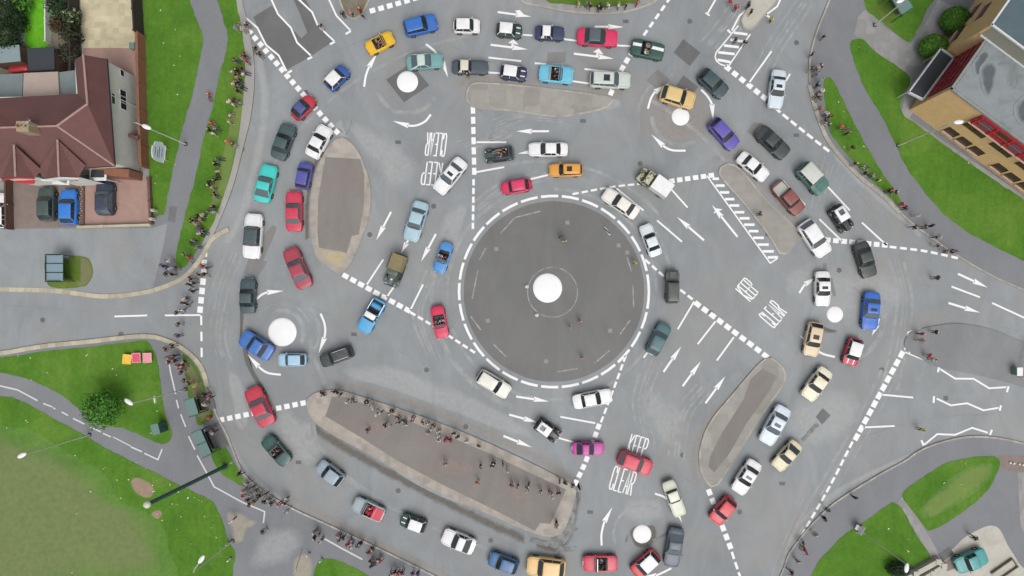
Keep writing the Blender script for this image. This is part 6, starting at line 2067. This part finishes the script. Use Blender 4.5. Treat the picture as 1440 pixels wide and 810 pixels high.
def run_wall(name, pts_px, h, th, mat, label, cat, cap=None, z=0.1):
    w_ = [W(x, y) for x, y in pts_px]
    root = empty(name, (w_[0].x, w_[0].y, z), 0, label, cat)
    mb = MB()
    L_, R_ = offsets([tuple((v - w_[0])[:2]) for v in w_], th / 2)
    mb.loft([[(L_[i].x, L_[i].y, 0), (L_[i].x, L_[i].y, h), (R_[i].x, R_[i].y, h), (R_[i].x, R_[i].y, 0)] for i in range(len(L_))], cap=True, closed=True)
    mb.build('wall_face' if 'wall' in name else 'fence_panel', mat, root)
    mb = MB()
    L_, R_ = offsets([tuple((v - w_[0])[:2]) for v in w_], th / 2 + .03)
    mb.loft([[(L_[i].x, L_[i].y, h), (L_[i].x, L_[i].y, h + .06), (R_[i].x, R_[i].y, h + .06), (R_[i].x, R_[i].y, h)] for i in range(len(L_))], cap=True, closed=True)
    mb.build('coping', cap or mat, root)
    n = max(2, int(sum((b - a).length for a, b in zip(w_, w_[1:])) / 2.2))
    for i in range(n + 1):
        t = i / n * (len(w_) - 1)
        k = min(int(t), len(w_) - 2)
        v = w_[k].lerp(w_[k + 1], t - k) - w_[0]
        mb = MB(); mb.rbox((v.x, v.y, (h + .14) / 2), (th + .12, th + .12, h + .14), .02); mb.build('pier' if 'wall' in name else 'fence_post', mat, root)
    return root


run_wall('brick_wall', [(209.5, 236), (206.5, 160), (204, 54)], 1.5, .24, M['brick_red'], 'red brick garden wall between the house side path and the grass strip', 'wall', M['brick_red'])
run_wall('wooden_fence', [(203.5, 52), (200, -6)], 1.9, .12, M['wood_dark'], 'tall black stained fence beside the cream patio', 'fence')
run_wall('brick_wall', [(207, 199), (198, 196)], 1.8, .24, M['brick_brown'], 'short brown wall joining the house to the garden wall', 'wall')
run_wall('wooden_fence', [(20, 322), (19, 256)], 1.1, .14, M['wood_brown'], 'brown wooden fence between the white parked car and the brown driveway', 'fence')
run_wall('wooden_fence', [(115, 106), (112, -6)], 1.7, .10, M['wood_dark'], 'dark wooden fence along the left side of the cream patio', 'fence')
run_wall('garden_wall', [(116, 320), (214, 317)], .5, .22, M['kerb_cream'], 'low pale wall in front of the pink driveway', 'wall', M['kerb_cream'])
run_wall('garden_wall', [(216, 314), (213, 252)], .5, .22, M['brick_brown'], 'low brown wall between the pink driveway and the grass strip', 'wall')
run_wall('garden_fence', [(73, 62), (72.5, 0)], .9, .06, M['white_frame'], 'thin white fence beside the small bright lawn', 'fence')
root = empty('flower_bed', (*W(117, 285)[:2], .12), 0, 'narrow brown flower bed between the two driveways', 'flower bed')
mb = MB(); mb.rbox((0, 0, .12), (.62, 5.2, .24), .05); mb.build('edging', M['brick_brown'], root)
mb = MB()
for i in range(18):
    mb.ell((random.uniform(-.2, .2), -2.4 + i * .28, .26), (.09, .09, .08), 6, 4)
mb.build('pebble_row', M['flat_beige'], root)['kind'] = 'stuff'
for px, py in ((221, 297), (219, 309)):
    mb = MB(); mb.rbox((0, 0, .45), (.34, .34, .9), .04); mb.ell((0, 0, .95), (.15, .15, .12)); o = mb.build('gate_post', M['concrete'], smooth=40, loc=W(px, py, .12))
    tag(o, 'pale stone gate post %s at the corner of the pink driveway' % ('farther from the car park' if py < 300 else 'nearer the car park'), 'gate post')
root = empty('wheelie_bin', (*at(187, 65, .9)[:2], .13), 0, 'teal wheelie bin on the cream patio beside the black fence', 'bin')
mb = MB(); mb.box((0, 0, .5), (.55, .6, .9), taper=1.12); mb.build('bin_body', M['teal_glass'], root)
mb = MB(); mb.rbox((0, 0, .98), (.64, .72, .08), .03); mb.build('lid', M['teal_glass'], root)

# brick office building in the north-east
B0, B1 = W(1278, 155), W(1494, 315)
d1 = (B1 - B0).normalized()
n1 = Vector((d1.y, -d1.x, 0))          # towards the south-west
if n1.dot(Vector((-1, -1, 0))) < 0:
    n1 = -n1
off = empty('brick_office_building', (B0.x, B0.y, .1), 0, 'tan brick office building with flat grey roofs and a crimson window band', 'building')
OL = lambda v: Vector(v) - Vector((B0.x, B0.y, .1))
d2 = (W(1312, 84) - W(1331, 57)).normalized() * -1
HM = 7.7
fp = [B0, B1, B1 + d2 * 11, B0 + d2 * 11]
mb = MB(); mb.prism([tuple(OL(v)[:2]) for v in fp], 0, HM - .05); mb.build('wall', M['tan_brick'], off)
mb = MB()
ins = [OL(B0 + d1 * .2 + d2 * .2), OL(B1 + d2 * .2), OL(B1 + d2 * 10.9), OL(B0 + d1 * .2 + d2 * 10.9)]
mb.prism([tuple(v[:2]) for v in ins], HM - .05, HM + .02); rf1 = mb.build('roof', M['office_roof'], off)
mb = MB()
for a, b in ((B0, B1), (B0, B0 + d2 * 11)):
    e0, e1 = OL(a), OL(b)
    dd = (e1 - e0).normalized()
    mb.box((e0 + e1) / 2 + Vector((0, 0, HM + .04)), ((e1 - e0).length + .2, .24, .2), rz=math.atan2(dd.y, dd.x))
mb.build('coping', M['office_roof'], rf1)
U0 = W(1312, 84)
fpu = [U0, U0 + d1 * 14, U0 + d1 * 14 + d2 * 11, U0 + d2 * 11]
HU = 9.7
mb = MB(); mb.prism([tuple(OL(v)[:2]) for v in fpu], 0, HU - .05); mb.build('upper_wall', M['tan_brick'], off)
mb = MB(); mb.prism([tuple(OL(v)[:2]) for v in [U0 + d1 * .15 + d2 * .15, U0 + d1 * 13.9 + d2 * .15, U0 + d1 * 13.9 + d2 * 10.9, U0 + d1 * .15 + d2 * 10.9]], HU - .05, HU + .02); rf2 = mb.build('upper_roof', M['upper_roof'], off)
mb = MB()
for a, b in ((U0, U0 + d1 * 14), (U0, U0 + d2 * 11)):
    e0, e1 = OL(a), OL(b)
    dd = (e1 - e0).normalized()
    mb.box((e0 + e1) / 2 + Vector((0, 0, HU + .04)), ((e1 - e0).length + .15, .2, .18), rz=math.atan2(dd.y, dd.x))
mb.build('coping', M['coping'], rf2)
mb = MB()
e0, e1 = OL(U0 + d1 * .3 + n1 * .03), OL(U0 + d1 * 14 + n1 * .03)
poly3(mb, [e0 + Vector((0, 0, HM + .05)), e1 + Vector((0, 0, HM + .05)), e1 + Vector((0, 0, HU - .1)), e0 + Vector((0, 0, HU - .1))])
mb.build('rendered_band', M['band_wall'], off)
mb = MB(); mb.box((e0 + e1) / 2 + n1 * .1 + Vector((0, 0, HM + .12)), ((e1 - e0).length, .16, .14), rz=math.atan2(d1.y, d1.x)); mb.build('flashing', M['coping'], off)
rotw = Matrix((d1, n1, Vector((0, 0, 1)))).transposed()


def office_window(s0, z0, w, h, mat='window_dark', sill=True, frame='sill'):
    c = OL(B0 + d1 * (s0 + w / 2)) + Vector((0, 0, z0 + h / 2))
    mb = MB(); mb.box(c + n1 * .02, (w, .06, h), rot=rotw); wd = mb.build('window', M[mat], off)
    mb = MB()
    for k in (-1, 1):
        mb.box(c + n1 * .05 + d1 * (k * w / 2), (.07, .07, h), rot=rotw)
    mb.box(c + n1 * .05 + Vector((0, 0, h / 2)), (w, .07, .07), rot=rotw)
    if w > 1.4:
        mb.box(c + n1 * .05, (.05, .07, h), rot=rotw)
    mb.build('frame', M['black_trim'] if frame == 'sill' else M[frame], wd)
    if sill:
        mb = MB(); mb.box(c + n1 * .12 + Vector((0, 0, -h / 2 - .05)), (w + .15, .26, .1), rot=rotw); mb.build('sill', M['sill'], wd)


for s0 in (4.3, 6.1, 7.9, 11.2, 13.0, 14.8, 16.6):
    office_window(s0, .95, 1.35, 1.25)
for s0 in (4.6, 8.2, 11.8, 15.4):
    office_window(s0, 4.0, 2.5, .8, sill=False)
# crimson glazed band under the roof
c0 = 4.4
c = OL(B0 + d1 * (c0 + 8)) + n1 * .12
mb = MB()
mb.box(c + Vector((0, 0, 6.45)), (16, .24, 1.9), rot=rotw); band = mb.build('window_band', M['maroon_frame'], off)
for k in range(8):
    mb = MB(); mb.box(OL(B0 + d1 * (c0 + 1.3 + k * 2.0)) + n1 * .25 + Vector((0, 0, 6.55 + (.25 if k % 2 else -.1))), (1.35, .05, 1.0), rot=rotw); mb.build('pane', simple('blue_grey_pane', (84, 104, 122), .2) if k % 2 == 0 else M['window_dark'], band)
mb = MB()
mb.box(c + n1 * .18 + Vector((0, 0, 5.46)), (16.1, .2, .10), rot=rotw)
mb.build('trim', M['sill'], band)
mb = MB()
mb.box(c + n1 * .16 + Vector((0, 0, 6.5)), (16.05, .1, .10), rot=rotw)
for k in range(9):
    mb.box(OL(B0 + d1 * (c0 + .3 + k * 2.0)) + n1 * .28 + Vector((0, 0, 6.45)), (.14, .1, 1.8), rot=rotw)
mb.build('mullion', M['red_paint'], band)
# glazed stair wall behind the canopy
n2 = Vector((-d2.y, d2.x, 0))
if n2.dot(Vector((-1, 0, 0))) < 0:
    n2 = -n2
rot2 = Matrix((d2, n2, Vector((0, 0, 1)))).transposed()
c = OL(B0 + d2 * 3.3) + n2 * .06
mb = MB(); mb.box(c + Vector((0, 0, 5.4)), (5.4, .12, 4.0), rot=rot2); gl = mb.build('stair_window', M['window_dark'], off)
mb = MB()
for k in range(5):
    mb.box(c + n2 * .1 + Vector((0, 0, 3.5 + .95 * k)), (5.5, .1, .22), rot=rot2)
for k in range(5):
    mb.box(c + n2 * .1 + d2 * (-2.6 + 1.3 * k) + Vector((0, 0, 5.4)), (.12, .1, 4.0), rot=rot2)
mb.build('frame', M['maroon_frame'], gl)
for pp, ins in (([(1376, 98), (1388, 86), (1402, 92), (1400, 116), (1390, 136), (1380, 126)], .8), ([(1366, 90), (1384, 70), (1392, 78), (1374, 110)], .7), ([(1424, 150), (1450, 130), (1460, 160), (1434, 176)], .9)):
    ww = [at(x, y, HM + .02) for x, y in pp]
    qq = [((v.x * S) + 720, 405 - v.y * S) for v in ww]
    so_ = soft_patch('roof_stain', qq, ins, soft_mat('roof_damp', (84, 92, 98), .9, .9, 'grey_felt_roof'), HM + .13 + ins * .01 + pp[0][0] * 1e-5)
    so_.parent = off
    so_.location = (-B0.x, -B0.y, -.1)
cp = [at(x, y, 3.0) for x, y in ((1322, 69), (1340, 82), (1297, 140), (1277, 130))]
cc = sum(cp, Vector()) / 4
mb = MB(); mb.prism([tuple(OL(cc + (v - cc) * .95)[:2]) for v in cp], 2.75, 2.98); cn = mb.build('entrance_canopy', M['flat_dark'], off)
mb = MB()
for a, b in zip(cp, cp[1:] + cp[:1]):
    e0, e1 = OL(a), OL(b)
    e0.z = e1.z = 2.93
    dd = (e1 - e0)
    mb.box((e0 + e1) / 2, (dd.length + .1, .16, .34), rz=math.atan2(dd.y, dd.x))
mb.build('fascia', M['coping'], cn)
mb = MB()
for v in (cp[0], cp[3]):
    e = OL(cc + (v - cc) * .85)
    mb.tube((e.x, e.y, 0), (e.x, e.y, 2.8), .07, .07, 8)
mb.build('canopy_post', M['galv'], cn)
# windows of the upper block's north-west wall
for s0, z0 in ((2.6, 1.6), (5.6, 1.6), (4.2, 4.4), (7.4, 4.4)):
    c = OL(U0 + d2 * s0) + n2 * .03 + Vector((0, 0, z0 + .7))
    mb = MB(); mb.box(c, (2.0, .06, 1.1), rot=rot2); wd = mb.build('window', M['window_dark'], off)
    mb = MB(); mb.box(c + n2 * .10 + Vector((0, 0, -.62)), (2.2, .24, .1), rot=rot2); mb.build('sill', M['sill'], wd)
mb = MB()
for k in range(5):
    q = OL(B0 + d1 * random.uniform(6, 15) + d2 * random.uniform(2, 6))
    mb = MB(); mb.rbox((q.x, q.y, HM + .22), (.5, .5, .4), .04); mb.build('roof_vent', M['flat_grey'], off)

# ------------------------------------------------------------------ street furniture
def lamp(bx, by, hx, hy, label, h=10.0, z=.12, sign=None):
    b = W(bx, by, z)
    hd = at(hx, hy, h)
    root = empty('street_lamp', b, 0, label, 'street lamp', 'street lamps')
    e = hd - b
    d = Vector((e.x, e.y, 0))
    dl = d.length
    dn_ = d.normalized() if dl > .05 else Vector((1, 0, 0))
    mb = MB(); mb.tube((0, 0, 0), (0, 0, 1.4), .11, .10, 10); mb.tube((0, 0, 1.4), (0, 0, h - .5), .075, .045, 10); mb.build('pole', M['galv'], root, smooth=50)
    mb = MB(); mb.path([(0, 0, h - .5), dn_ * min(.5, dl * .4) + Vector((0, 0, h - .12)), dn_ * max(dl - .35, .1) + Vector((0, 0, h - .02))], .035, 8); mb.build('arm', M['galv'], root, smooth=50)
    mb = MB()
    rot = Matrix.Rotation(math.atan2(dn_.y, dn_.x), 3, 'Z')
    mb.ell(dn_ * dl + Vector((0, 0, h)), (.52, .24, .12), 14, 8, rot)
    mb.build('lamp_head', M['lamp_white'], root, smooth=60)
    mb = MB(); mb.rbox((0, 0, .03), (.42, .42, .06), .02); mb.build('base_plate', M['black_trim'], root)
    if sign:
        mb = MB(); mb.rbox((0, -.22, sign), (.1, .8, .3), .02, R(8)); mb.build('sign_plate', M['lamp_white'], root)
    return root


lamp(262, 203, 207, 179, 'street lamp between the grey house wall and the left footpath')
lamp(1262, 205, 1347, 172, 'street lamp reaching across the lawn toward the brick office building')
lamp(262, 547, 182, 565, 'street lamp with small white plate, reaching toward the round tree', sign=6.0)
lamp(127, 611, 32, 640, 'street lamp reaching over the large worn lawn')
lamp(1206, 743, 1274, 798, 'street lamp behind the small white sign in the south-east', z=.12)
lamp(1229, 36, 1266, 1, 'street lamp at the top by the slab path', h=8.5)
lamp(328, 760, 284, 786, 'street lamp at the lower left beside the sandy ground', h=9)
b = W(318, 655, .12)
root = empty('camera_mast', b, 0, 'tall dark green tapered mast leaning over the lower lawn', 'mast')
tp = at(208, 709, 14.5)
mb = MB(); mb.tube((0, 0, 0), (tp.x - b.x, tp.y - b.y, 14.4), .22, .20, 12); mb.tube((0, 0, 0), (0, 0, 1.2), .26, .24, 12); mb.build('pole', M['mast_green'], root, smooth=50)
mb = MB(); mb.rbox((0, 0, .05), (.7, .7, .1), .03); mb.build('base_plate', M['mast_green'], root)
mb = MB(); mb.ell((tp.x - b.x, tp.y - b.y, 14.5), (.36, .36, .26), 14, 8); mb.build('camera_dome', M['galv'], root, smooth=60)
b = W(425, 774, .12)
root = empty('sign_pole', b, 0, 'thin pale pole by the small grass corner at the bottom', 'pole')
tp = at(416, 802, 4.2)
mb = MB(); mb.tube((0, 0, 0), (tp.x - b.x, tp.y - b.y, 4.2), .05, .04, 8); mb.build('pole', M['galv'], root, smooth=50)
mb = MB(); mb.rbox((tp.x - b.x, tp.y - b.y, 4.0), (.06, .35, .35), .02); mb.build('sign_plate', M['galv'], root)


# big direction sign seen from behind its posts
b = W(239, 219, Z1)
root = empty('direction_sign', b, R(-4), 'large pale blue stepped direction sign on two posts beside the brick garden wall', 'road sign')
mb = MB()
for y in (-.65, .65):
    mb = MB(); mb.tube((-.1, y, 0), (-.1, y, 3.0), .045, .045, 8); mb.build('post', M['galv'], root)
mb = MB()
outl = [(-1.1, 1.1), (-.75, 1.1), (-.75, .9), (.9, .9), (.9, 1.3), (1.15, 1.7), (.95, 2.9), (.5, 3.1), (.42, 3.35), (-.3, 3.4), (-.9, 3.2), (-1.1, 2.6)]
mb.loft([[(x_, y, z_) for y, z_ in outl] for x_ in (-.03, .03)]); mb.build('sign_panel', simple('pale_sign_face', (226, 240, 248), .4), root)
mb = MB()
for z_, y0, y1 in ((1.5, -.5, .5), (2.0, -.7, .6), (2.3, -.7, .2), (2.75, -.6, .4)):
    mb.box((.036, (y0 + y1) / 2, z_), (.012, y1 - y0, .10))
mb.build('sign_lettering', simple('sign_ink', (66, 74, 92), .5), root)
mb = MB()
mb.path([(.04, y, z_) for y, z_ in outl] + [(.04, *outl[0])], .03, 4); mb.build('sign_border', M['lamp_white'], root)
b = W(1204, 740, .13)
root = empty('direction_sign', b, R(150), 'small white sign with dark back standing at the edge of the south-east pavement', 'road sign')
mb = MB()
for y in (-.35, .35):
    mb = MB(); mb.tube((0, y, 0), (0, y, 1.5), .04, .04, 8); mb.build('post', M['galv'], root)
mb = MB(); mb.rbox((.06, 0, 1.25), (.06, 1.0, .8), .02); pl = mb.build('sign_panel', M['lamp_white'], root)
mb = MB(); mb.rbox((.30, 0, .75), (.5, .6, .1), .02); mb.rbox((-.3, .1, .3), (.5, .9, .35), .03); mb.build('lower_panel', M['lamp_white'], root)
mb = MB(); mb.rbox((-.02, 0, .62), (.12, 1.0, .35), .02); mb.build('back_panel', M['black_trim'], root)


def board(px, py, rgb, edge, label, rz):
    root = empty('display_board', at(px, py, .4).xy.to_3d() + Vector((0, 0, Z1)), R(rz), label, 'display board', 'coloured display boards on the turf')
    rot = Matrix.Rotation(R(0), 3, 'Z') @ Matrix.Rotation(R(14), 3, 'Y')
    mb = MB(); mb.box((0, 0, .42), (.84, 1.06, .05), rot=rot); mb.build('board_panel', simple('board_face', rgb, .5, var=.06), root)
    mb = MB()
    for s in (-1, 1):
        mb.box(Vector((0, 0, .45)) + rot @ Vector((s * .42, 0, 0)), (.08, 1.14, .07), rot=rot)
        mb.box(Vector((0, 0, .45)) + rot @ Vector((0, s * .53, 0)), (.84, .08, .07), rot=rot)
    mb.build('frame', simple('board_frame', edge, .5), root)
    mb = MB()
    for sx in (-1, 1):
        for sy in (-1, 1):
            q = rot @ Vector((sx * .34, sy * .45, 0))
            mb.tube((q.x, q.y, 0), (q.x, q.y, .42 + q.z), .03, .03, 6)
    mb.build('stand', M['galv'], root)


board(180, 505, (250, 196, 30), (246, 206, 60), 'yellow board on the turf, next to two pinkish ones', -6)
board(193, 503, (232, 70, 100), (240, 170, 180), 'bright pink-red board between the yellow and the pale pink board', 2)
board(208.5, 503, (240, 150, 164), (246, 180, 190), 'pale pink board closest to the footpath', 2)


def shelter(px, py, w, d, rz, roofm, label, h=2.4, z=.12, bays=1, backm='glass'):
    """bus shelter: flat roof over a glazed back and sides, bench inside; x is the depth, open to +x"""
    root = empty('bus_shelter', W(px, py, z), R(rz), label, 'bus shelter')
    mb = MB(); mb.rbox((-.12, 0, h), (d, w, .08), .03); rf = mb.build('roof', M[roofm], root)
    mb = MB()
    for k in range(bays + 1):
        y = -w / 2 + w * k / bays
        mb.box((-.12, y, h + .06), (d + .04, .09, .06))
    mb.build('roof_rib', M['black_trim'] if roofm == 'teal_glass2' else M['mast_green'], rf)
    for k in range(bays + 1):
        y = -w / 2 + .08 + (w - .16) * k / bays
        mb = MB(); mb.tube((-d / 2, y, 0), (-d / 2, y, h), .05, .05, 8); mb.build('post', M['mast_green'], root)
    for s in (-1, 1):
        mb = MB(); mb.tube((d / 2 - .25, s * (w / 2 - .08), 0), (d / 2 - .25, s * (w / 2 - .08), h), .05, .05, 8); mb.build('post', M['mast_green'], root)
    if backm == 'glass':
        mb = MB(); mb.box((-d / 2, 0, 1.25), (.03, w - .2, 1.9)); mb.build('back_panel', M[backm], root)
    for s in (-1, 1) if backm == 'glass' else ():
        mb = MB(); mb.box((-.1, s * (w / 2 - .08), 1.25), (d - .5, .03, 1.9)); mb.build('side_panel', M[backm], root)
    mb = MB(); mb.rbox((-d / 2 + .3, 0, .46), (.32, w * .7, .06), .02)
    for s in (-1, 1):
        mb.box((-d / 2 + .3, s * w * .3, .22), (.06, .06, .44))
    mb.build('bench', M['lamp_white'] if roofm == 'teal_glass2' else M['black_trim'], root)
    mb = MB(); mb.box((.6 if bays < 3 else .8, 0, .02), (1.3, w - .1, .064)); mb.build('floor_slab', M['patch'] if roofm == 'teal_glass' and py > 100 else M['grass2'], root)
    return root


shelter(287, 567, 2.0, 1.15, 17, 'teal_glass', 'teal roofed bus shelter with a person in white, nearest the street lamp')
shelter(301, 616, 3.1, 1.1, 24, 'teal_glass', 'longer teal roofed bus shelter in two bays by the small grass corner', bays=2)
shelter(97, 378, 3.1, 2.0, 0, 'teal_glass2', 'blue-grey roofed shelter in three bays on a grass patch by the car park', bays=3, h=2.0)
shelter(1249, 16, 2.8, 1.5, 213, 'teal_glass', 'teal roofed shelter under the street lamp at the top edge', backm='teal_glass')


def cabinet(name, px, py, sx, sy, h, rz, body, top, label, cat, z=.14):
    root = empty(name, W(px, py, z), R(rz), label, cat)
    mb = MB(); mb.rbox((0, 0, h / 2), (sx, sy, h), .03); mb.build('cabinet_body', M[body], root)
    mb = MB(); mb.rbox((0, 0, h + .04), (sx + .08, sy + .08, .08), .03); mb.build('lid', M[top], root)
    for s in (-1, 1):
        mb = MB(); mb.box((sx / 2 + .012, s * sy * .24, h * .5), (.03, sy * .44, h * .85)); dr = mb.build('door', M[body], root)
        mb = MB(); mb.box((sx / 2 + .04, s * .06, h * .55), (.03, .03, .16)); mb.build('handle', M['black_trim'], dr)
    return root


cabinet('utility_cabinet', 232, 599, .8, 1.15, 1.7, 14, 'mast_green', 'teal_glass', 'dark green utility cabinet with grey top at the tip of the turf', 'cabinet')
cabinet('utility_cabinet', 1424, 521, .6, .9, 1.0, 0, 'teal_glass', 'lamp_white', 'pale green cabinet with white end at the right edge', 'cabinet', .1)
root = empty('guard_rail', W(1440, 494, .1), 0, 'thin grey guard rail at the right edge beside the pale green cabinet', 'railing')
mb = MB()
for k in range(2):
    mb.path([(W(x, y) - W(1440, 494)) + Vector((0, 0, .5 + .5 * k)) for x, y in ((1442, 478), (1431, 530), (1446, 538))], .03, 6)
mb.build('rail', M['galv'], root)
for x, y in ((1442, 478), (1436.5, 504), (1431, 530), (1446, 538)):
    q = W(x, y) - W(1440, 494)
    mb = MB(); mb.tube((q.x, q.y, 0), (q.x, q.y, 1.05), .03, .03, 6); mb.build('rail_post', M['galv'], root)
for px, py, lab, rz in ((436, 777, 'short white bollard lying nearest the thin pale pole', 40), (454, 785, 'short white bollard at the tip of the small bottom grass corner', 40), (326, 784, 'short white bollard on the left lawn edge near the sandy ground', 30),
                        (741, 403, 'tiny ringed bollard on the left rim of the thin central ring', 0), (755, 443, 'tiny ringed bollard on the lower rim of the thin central ring', 0), (324, 762, 'short white bollard at the foot of the lower left street lamp', 0)):
    z_ = .004 if px > 700 else .13
    q = W(px, py, z_)
    root = empty('bollard', q, R(rz), lab, 'bollard')
    big = px < 700
    mb = MB(); mb.tube((0, 0, 0), (0, 0, .95 if big else .5), .10, .08, 12); mb.ell((0, 0, .95 if big else .5), (.09, .09, .06), 12, 6); mb.build('post', M['lamp_white'], root, smooth=50)
    mb = MB(); mb.tube((0, 0, .1), (0, 0, .16), .14 if big else .24, .13 if big else .22, 14); mb.build('collar', M['black_trim'] if big else M['galv'], root)
# low walls, planter and frame at the lower right
run_wall('garden_wall', [(1283, 803), (1314, 786), (1322, 792)], .6, .5, M['concrete'], 'thick pale low wall at the bottom right beside the dark shrub', 'wall', M['concrete'], .12)
run_wall('garden_wall', [(1292, 812), (1322, 793)], .5, .4, M['concrete'], 'second pale low wall leading to the concrete yard', 'wall', M['concrete'], .12)
root = empty('ramp_frame', W(1410, 800, .13), R(35), 'long low timber frame on the concrete yard at the bottom right', 'frame')
mb = MB()
for s in (-1, 1):
    mb.rbox((0, s * .55, .15), (3.0, .12, .3), .02)
mb.rbox((1.5, 0, .15), (.12, 1.2, .3), .02)
mb.build('timber_edge', M['soil'], root)
mb = MB(); mb.box((0, 0, .03), (2.9, 1.0, .06)); mb.build('infill', M['concrete'], root)
ground_poly('repair_patch', [(1318, 779), (1334, 768), (1341, 778), (1325, 790)], .134, M['patch'], smooth=False)
ground_poly('repair_patch', [(1326, 790), (1342, 779), (1347, 796), (1331, 803)], .134, M['brown_drive'], smooth=False)
for i, (x, y) in enumerate(((1419, 650), (1424, 651), (1432, 652), (1437, 653))):
    mb = MB(); mb.ell((0, 0, .1), (.13, .13, .12), 8, 6); mb.tube((0, 0, 0), (0, 0, .08), .06, .06, 8)
    tag(mb.build('marker_stud', M['lamp_white'], loc=W(x, y, .126), smooth=60), 'small white stud in the short row across the path at the right edge', 'marker stud', 'white studs at the right edge')
for x, y in ((798, 313), (698, 350), (686, 451), (858, 465), (768, 508), (870, 345), (882, 355)):
    mb = MB(); mb.sheet(wp([(x - 3, y - 2.4), (x + 2.4, y - 3), (x + 3, y + 2.6), (x - 2.6, y + 3)]), .0075); road_part('cover_plate', mb, 'pale_plate') if 'pale_plate' in M else (M.__setitem__('pale_plate', rough_mat('worn_cover', (152, 152, 150), .08, 3)), road_part('cover_plate', mb, 'pale_plate'))
for p in ([(849, 320), (858, 329)], [(683, 349), (674, 366)], [(672, 380), (664, 420)], [(662, 445), (676, 464)], [(694, 484), (712, 502)], [(836, 511), (857, 493)], [(784, 523), (812, 518)], [(882, 362), (888, 382)], [(872, 470), (886, 450)], [(724, 306), (760, 297)], [(704, 328), (724, 306)], [(890, 400), (891, 432)]):
    line('worn_ring_mark', p, .14, 'faded_line')

# ------------------------------------------------------------------ light, air and camera
SUN_EL, SUN_AZ = 60.0, 160.0
w = bpy.data.worlds.new('World')
SC.world = w
w.use_nodes = True
nt = w.node_tree
sky = nt.nodes.new('ShaderNodeTexSky')
sky.sky_type = 'NISHITA'
sky.sun_disc = False
sky.sun_elevation = R(SUN_EL)
sky.sun_rotation = R(SUN_AZ)
sky.dust_density = 6.0
sky.air_density = 1.0
sky.ozone_density = 1.0
hs = nt.nodes.new('ShaderNodeHueSaturation')
hs.inputs['Saturation'].default_value = 0.28
nt.links.new(sky.outputs[0], hs.inputs['Color'])
nt.links.new(hs.outputs[0], nt.nodes['Background'].inputs[0])
nt.nodes['Background'].inputs[1].default_value = 0.15
sl = bpy.data.lights.new('sun', 'SUN')
sl.energy = 0.7
sl.angle = R(50)
sl.color = (1.0, 0.97, 0.93)
so = bpy.data.objects.new('sun', sl)
COL.objects.link(so)
az = R(SUN_AZ)
sd = Vector((math.sin(az) * math.cos(R(SUN_EL)), math.cos(az) * math.cos(R(SUN_EL)), math.sin(R(SUN_EL))))
so.rotation_euler = (-sd).to_track_quat('-Z', 'Y').to_euler()

cam = bpy.data.cameras.new('camera')
cam.sensor_width = 36.0
cam.lens = 36.0 * HC / 120.0
cam.shift_x = -NX / 120.0
cam.shift_y = -NY / 120.0
cam.clip_end = 3000
co = bpy.data.objects.new('camera', cam)
COL.objects.link(co)
co.location = (NX, NY, HC)
co.rotation_euler = (0, 0, 0)
SC.camera = co
SC.view_settings.view_transform = 'Standard'
SC.view_settings.look = 'None'
SC.view_settings.gamma = 1.0
SC.view_settings.exposure = 0.31
SC.view_settings.use_curve_mapping = False
SC.render.film_transparent = False
SC.cycles.use_denoising = True
SC.cycles.max_bounces = 5
SC.cycles.transparent_max_bounces = 12
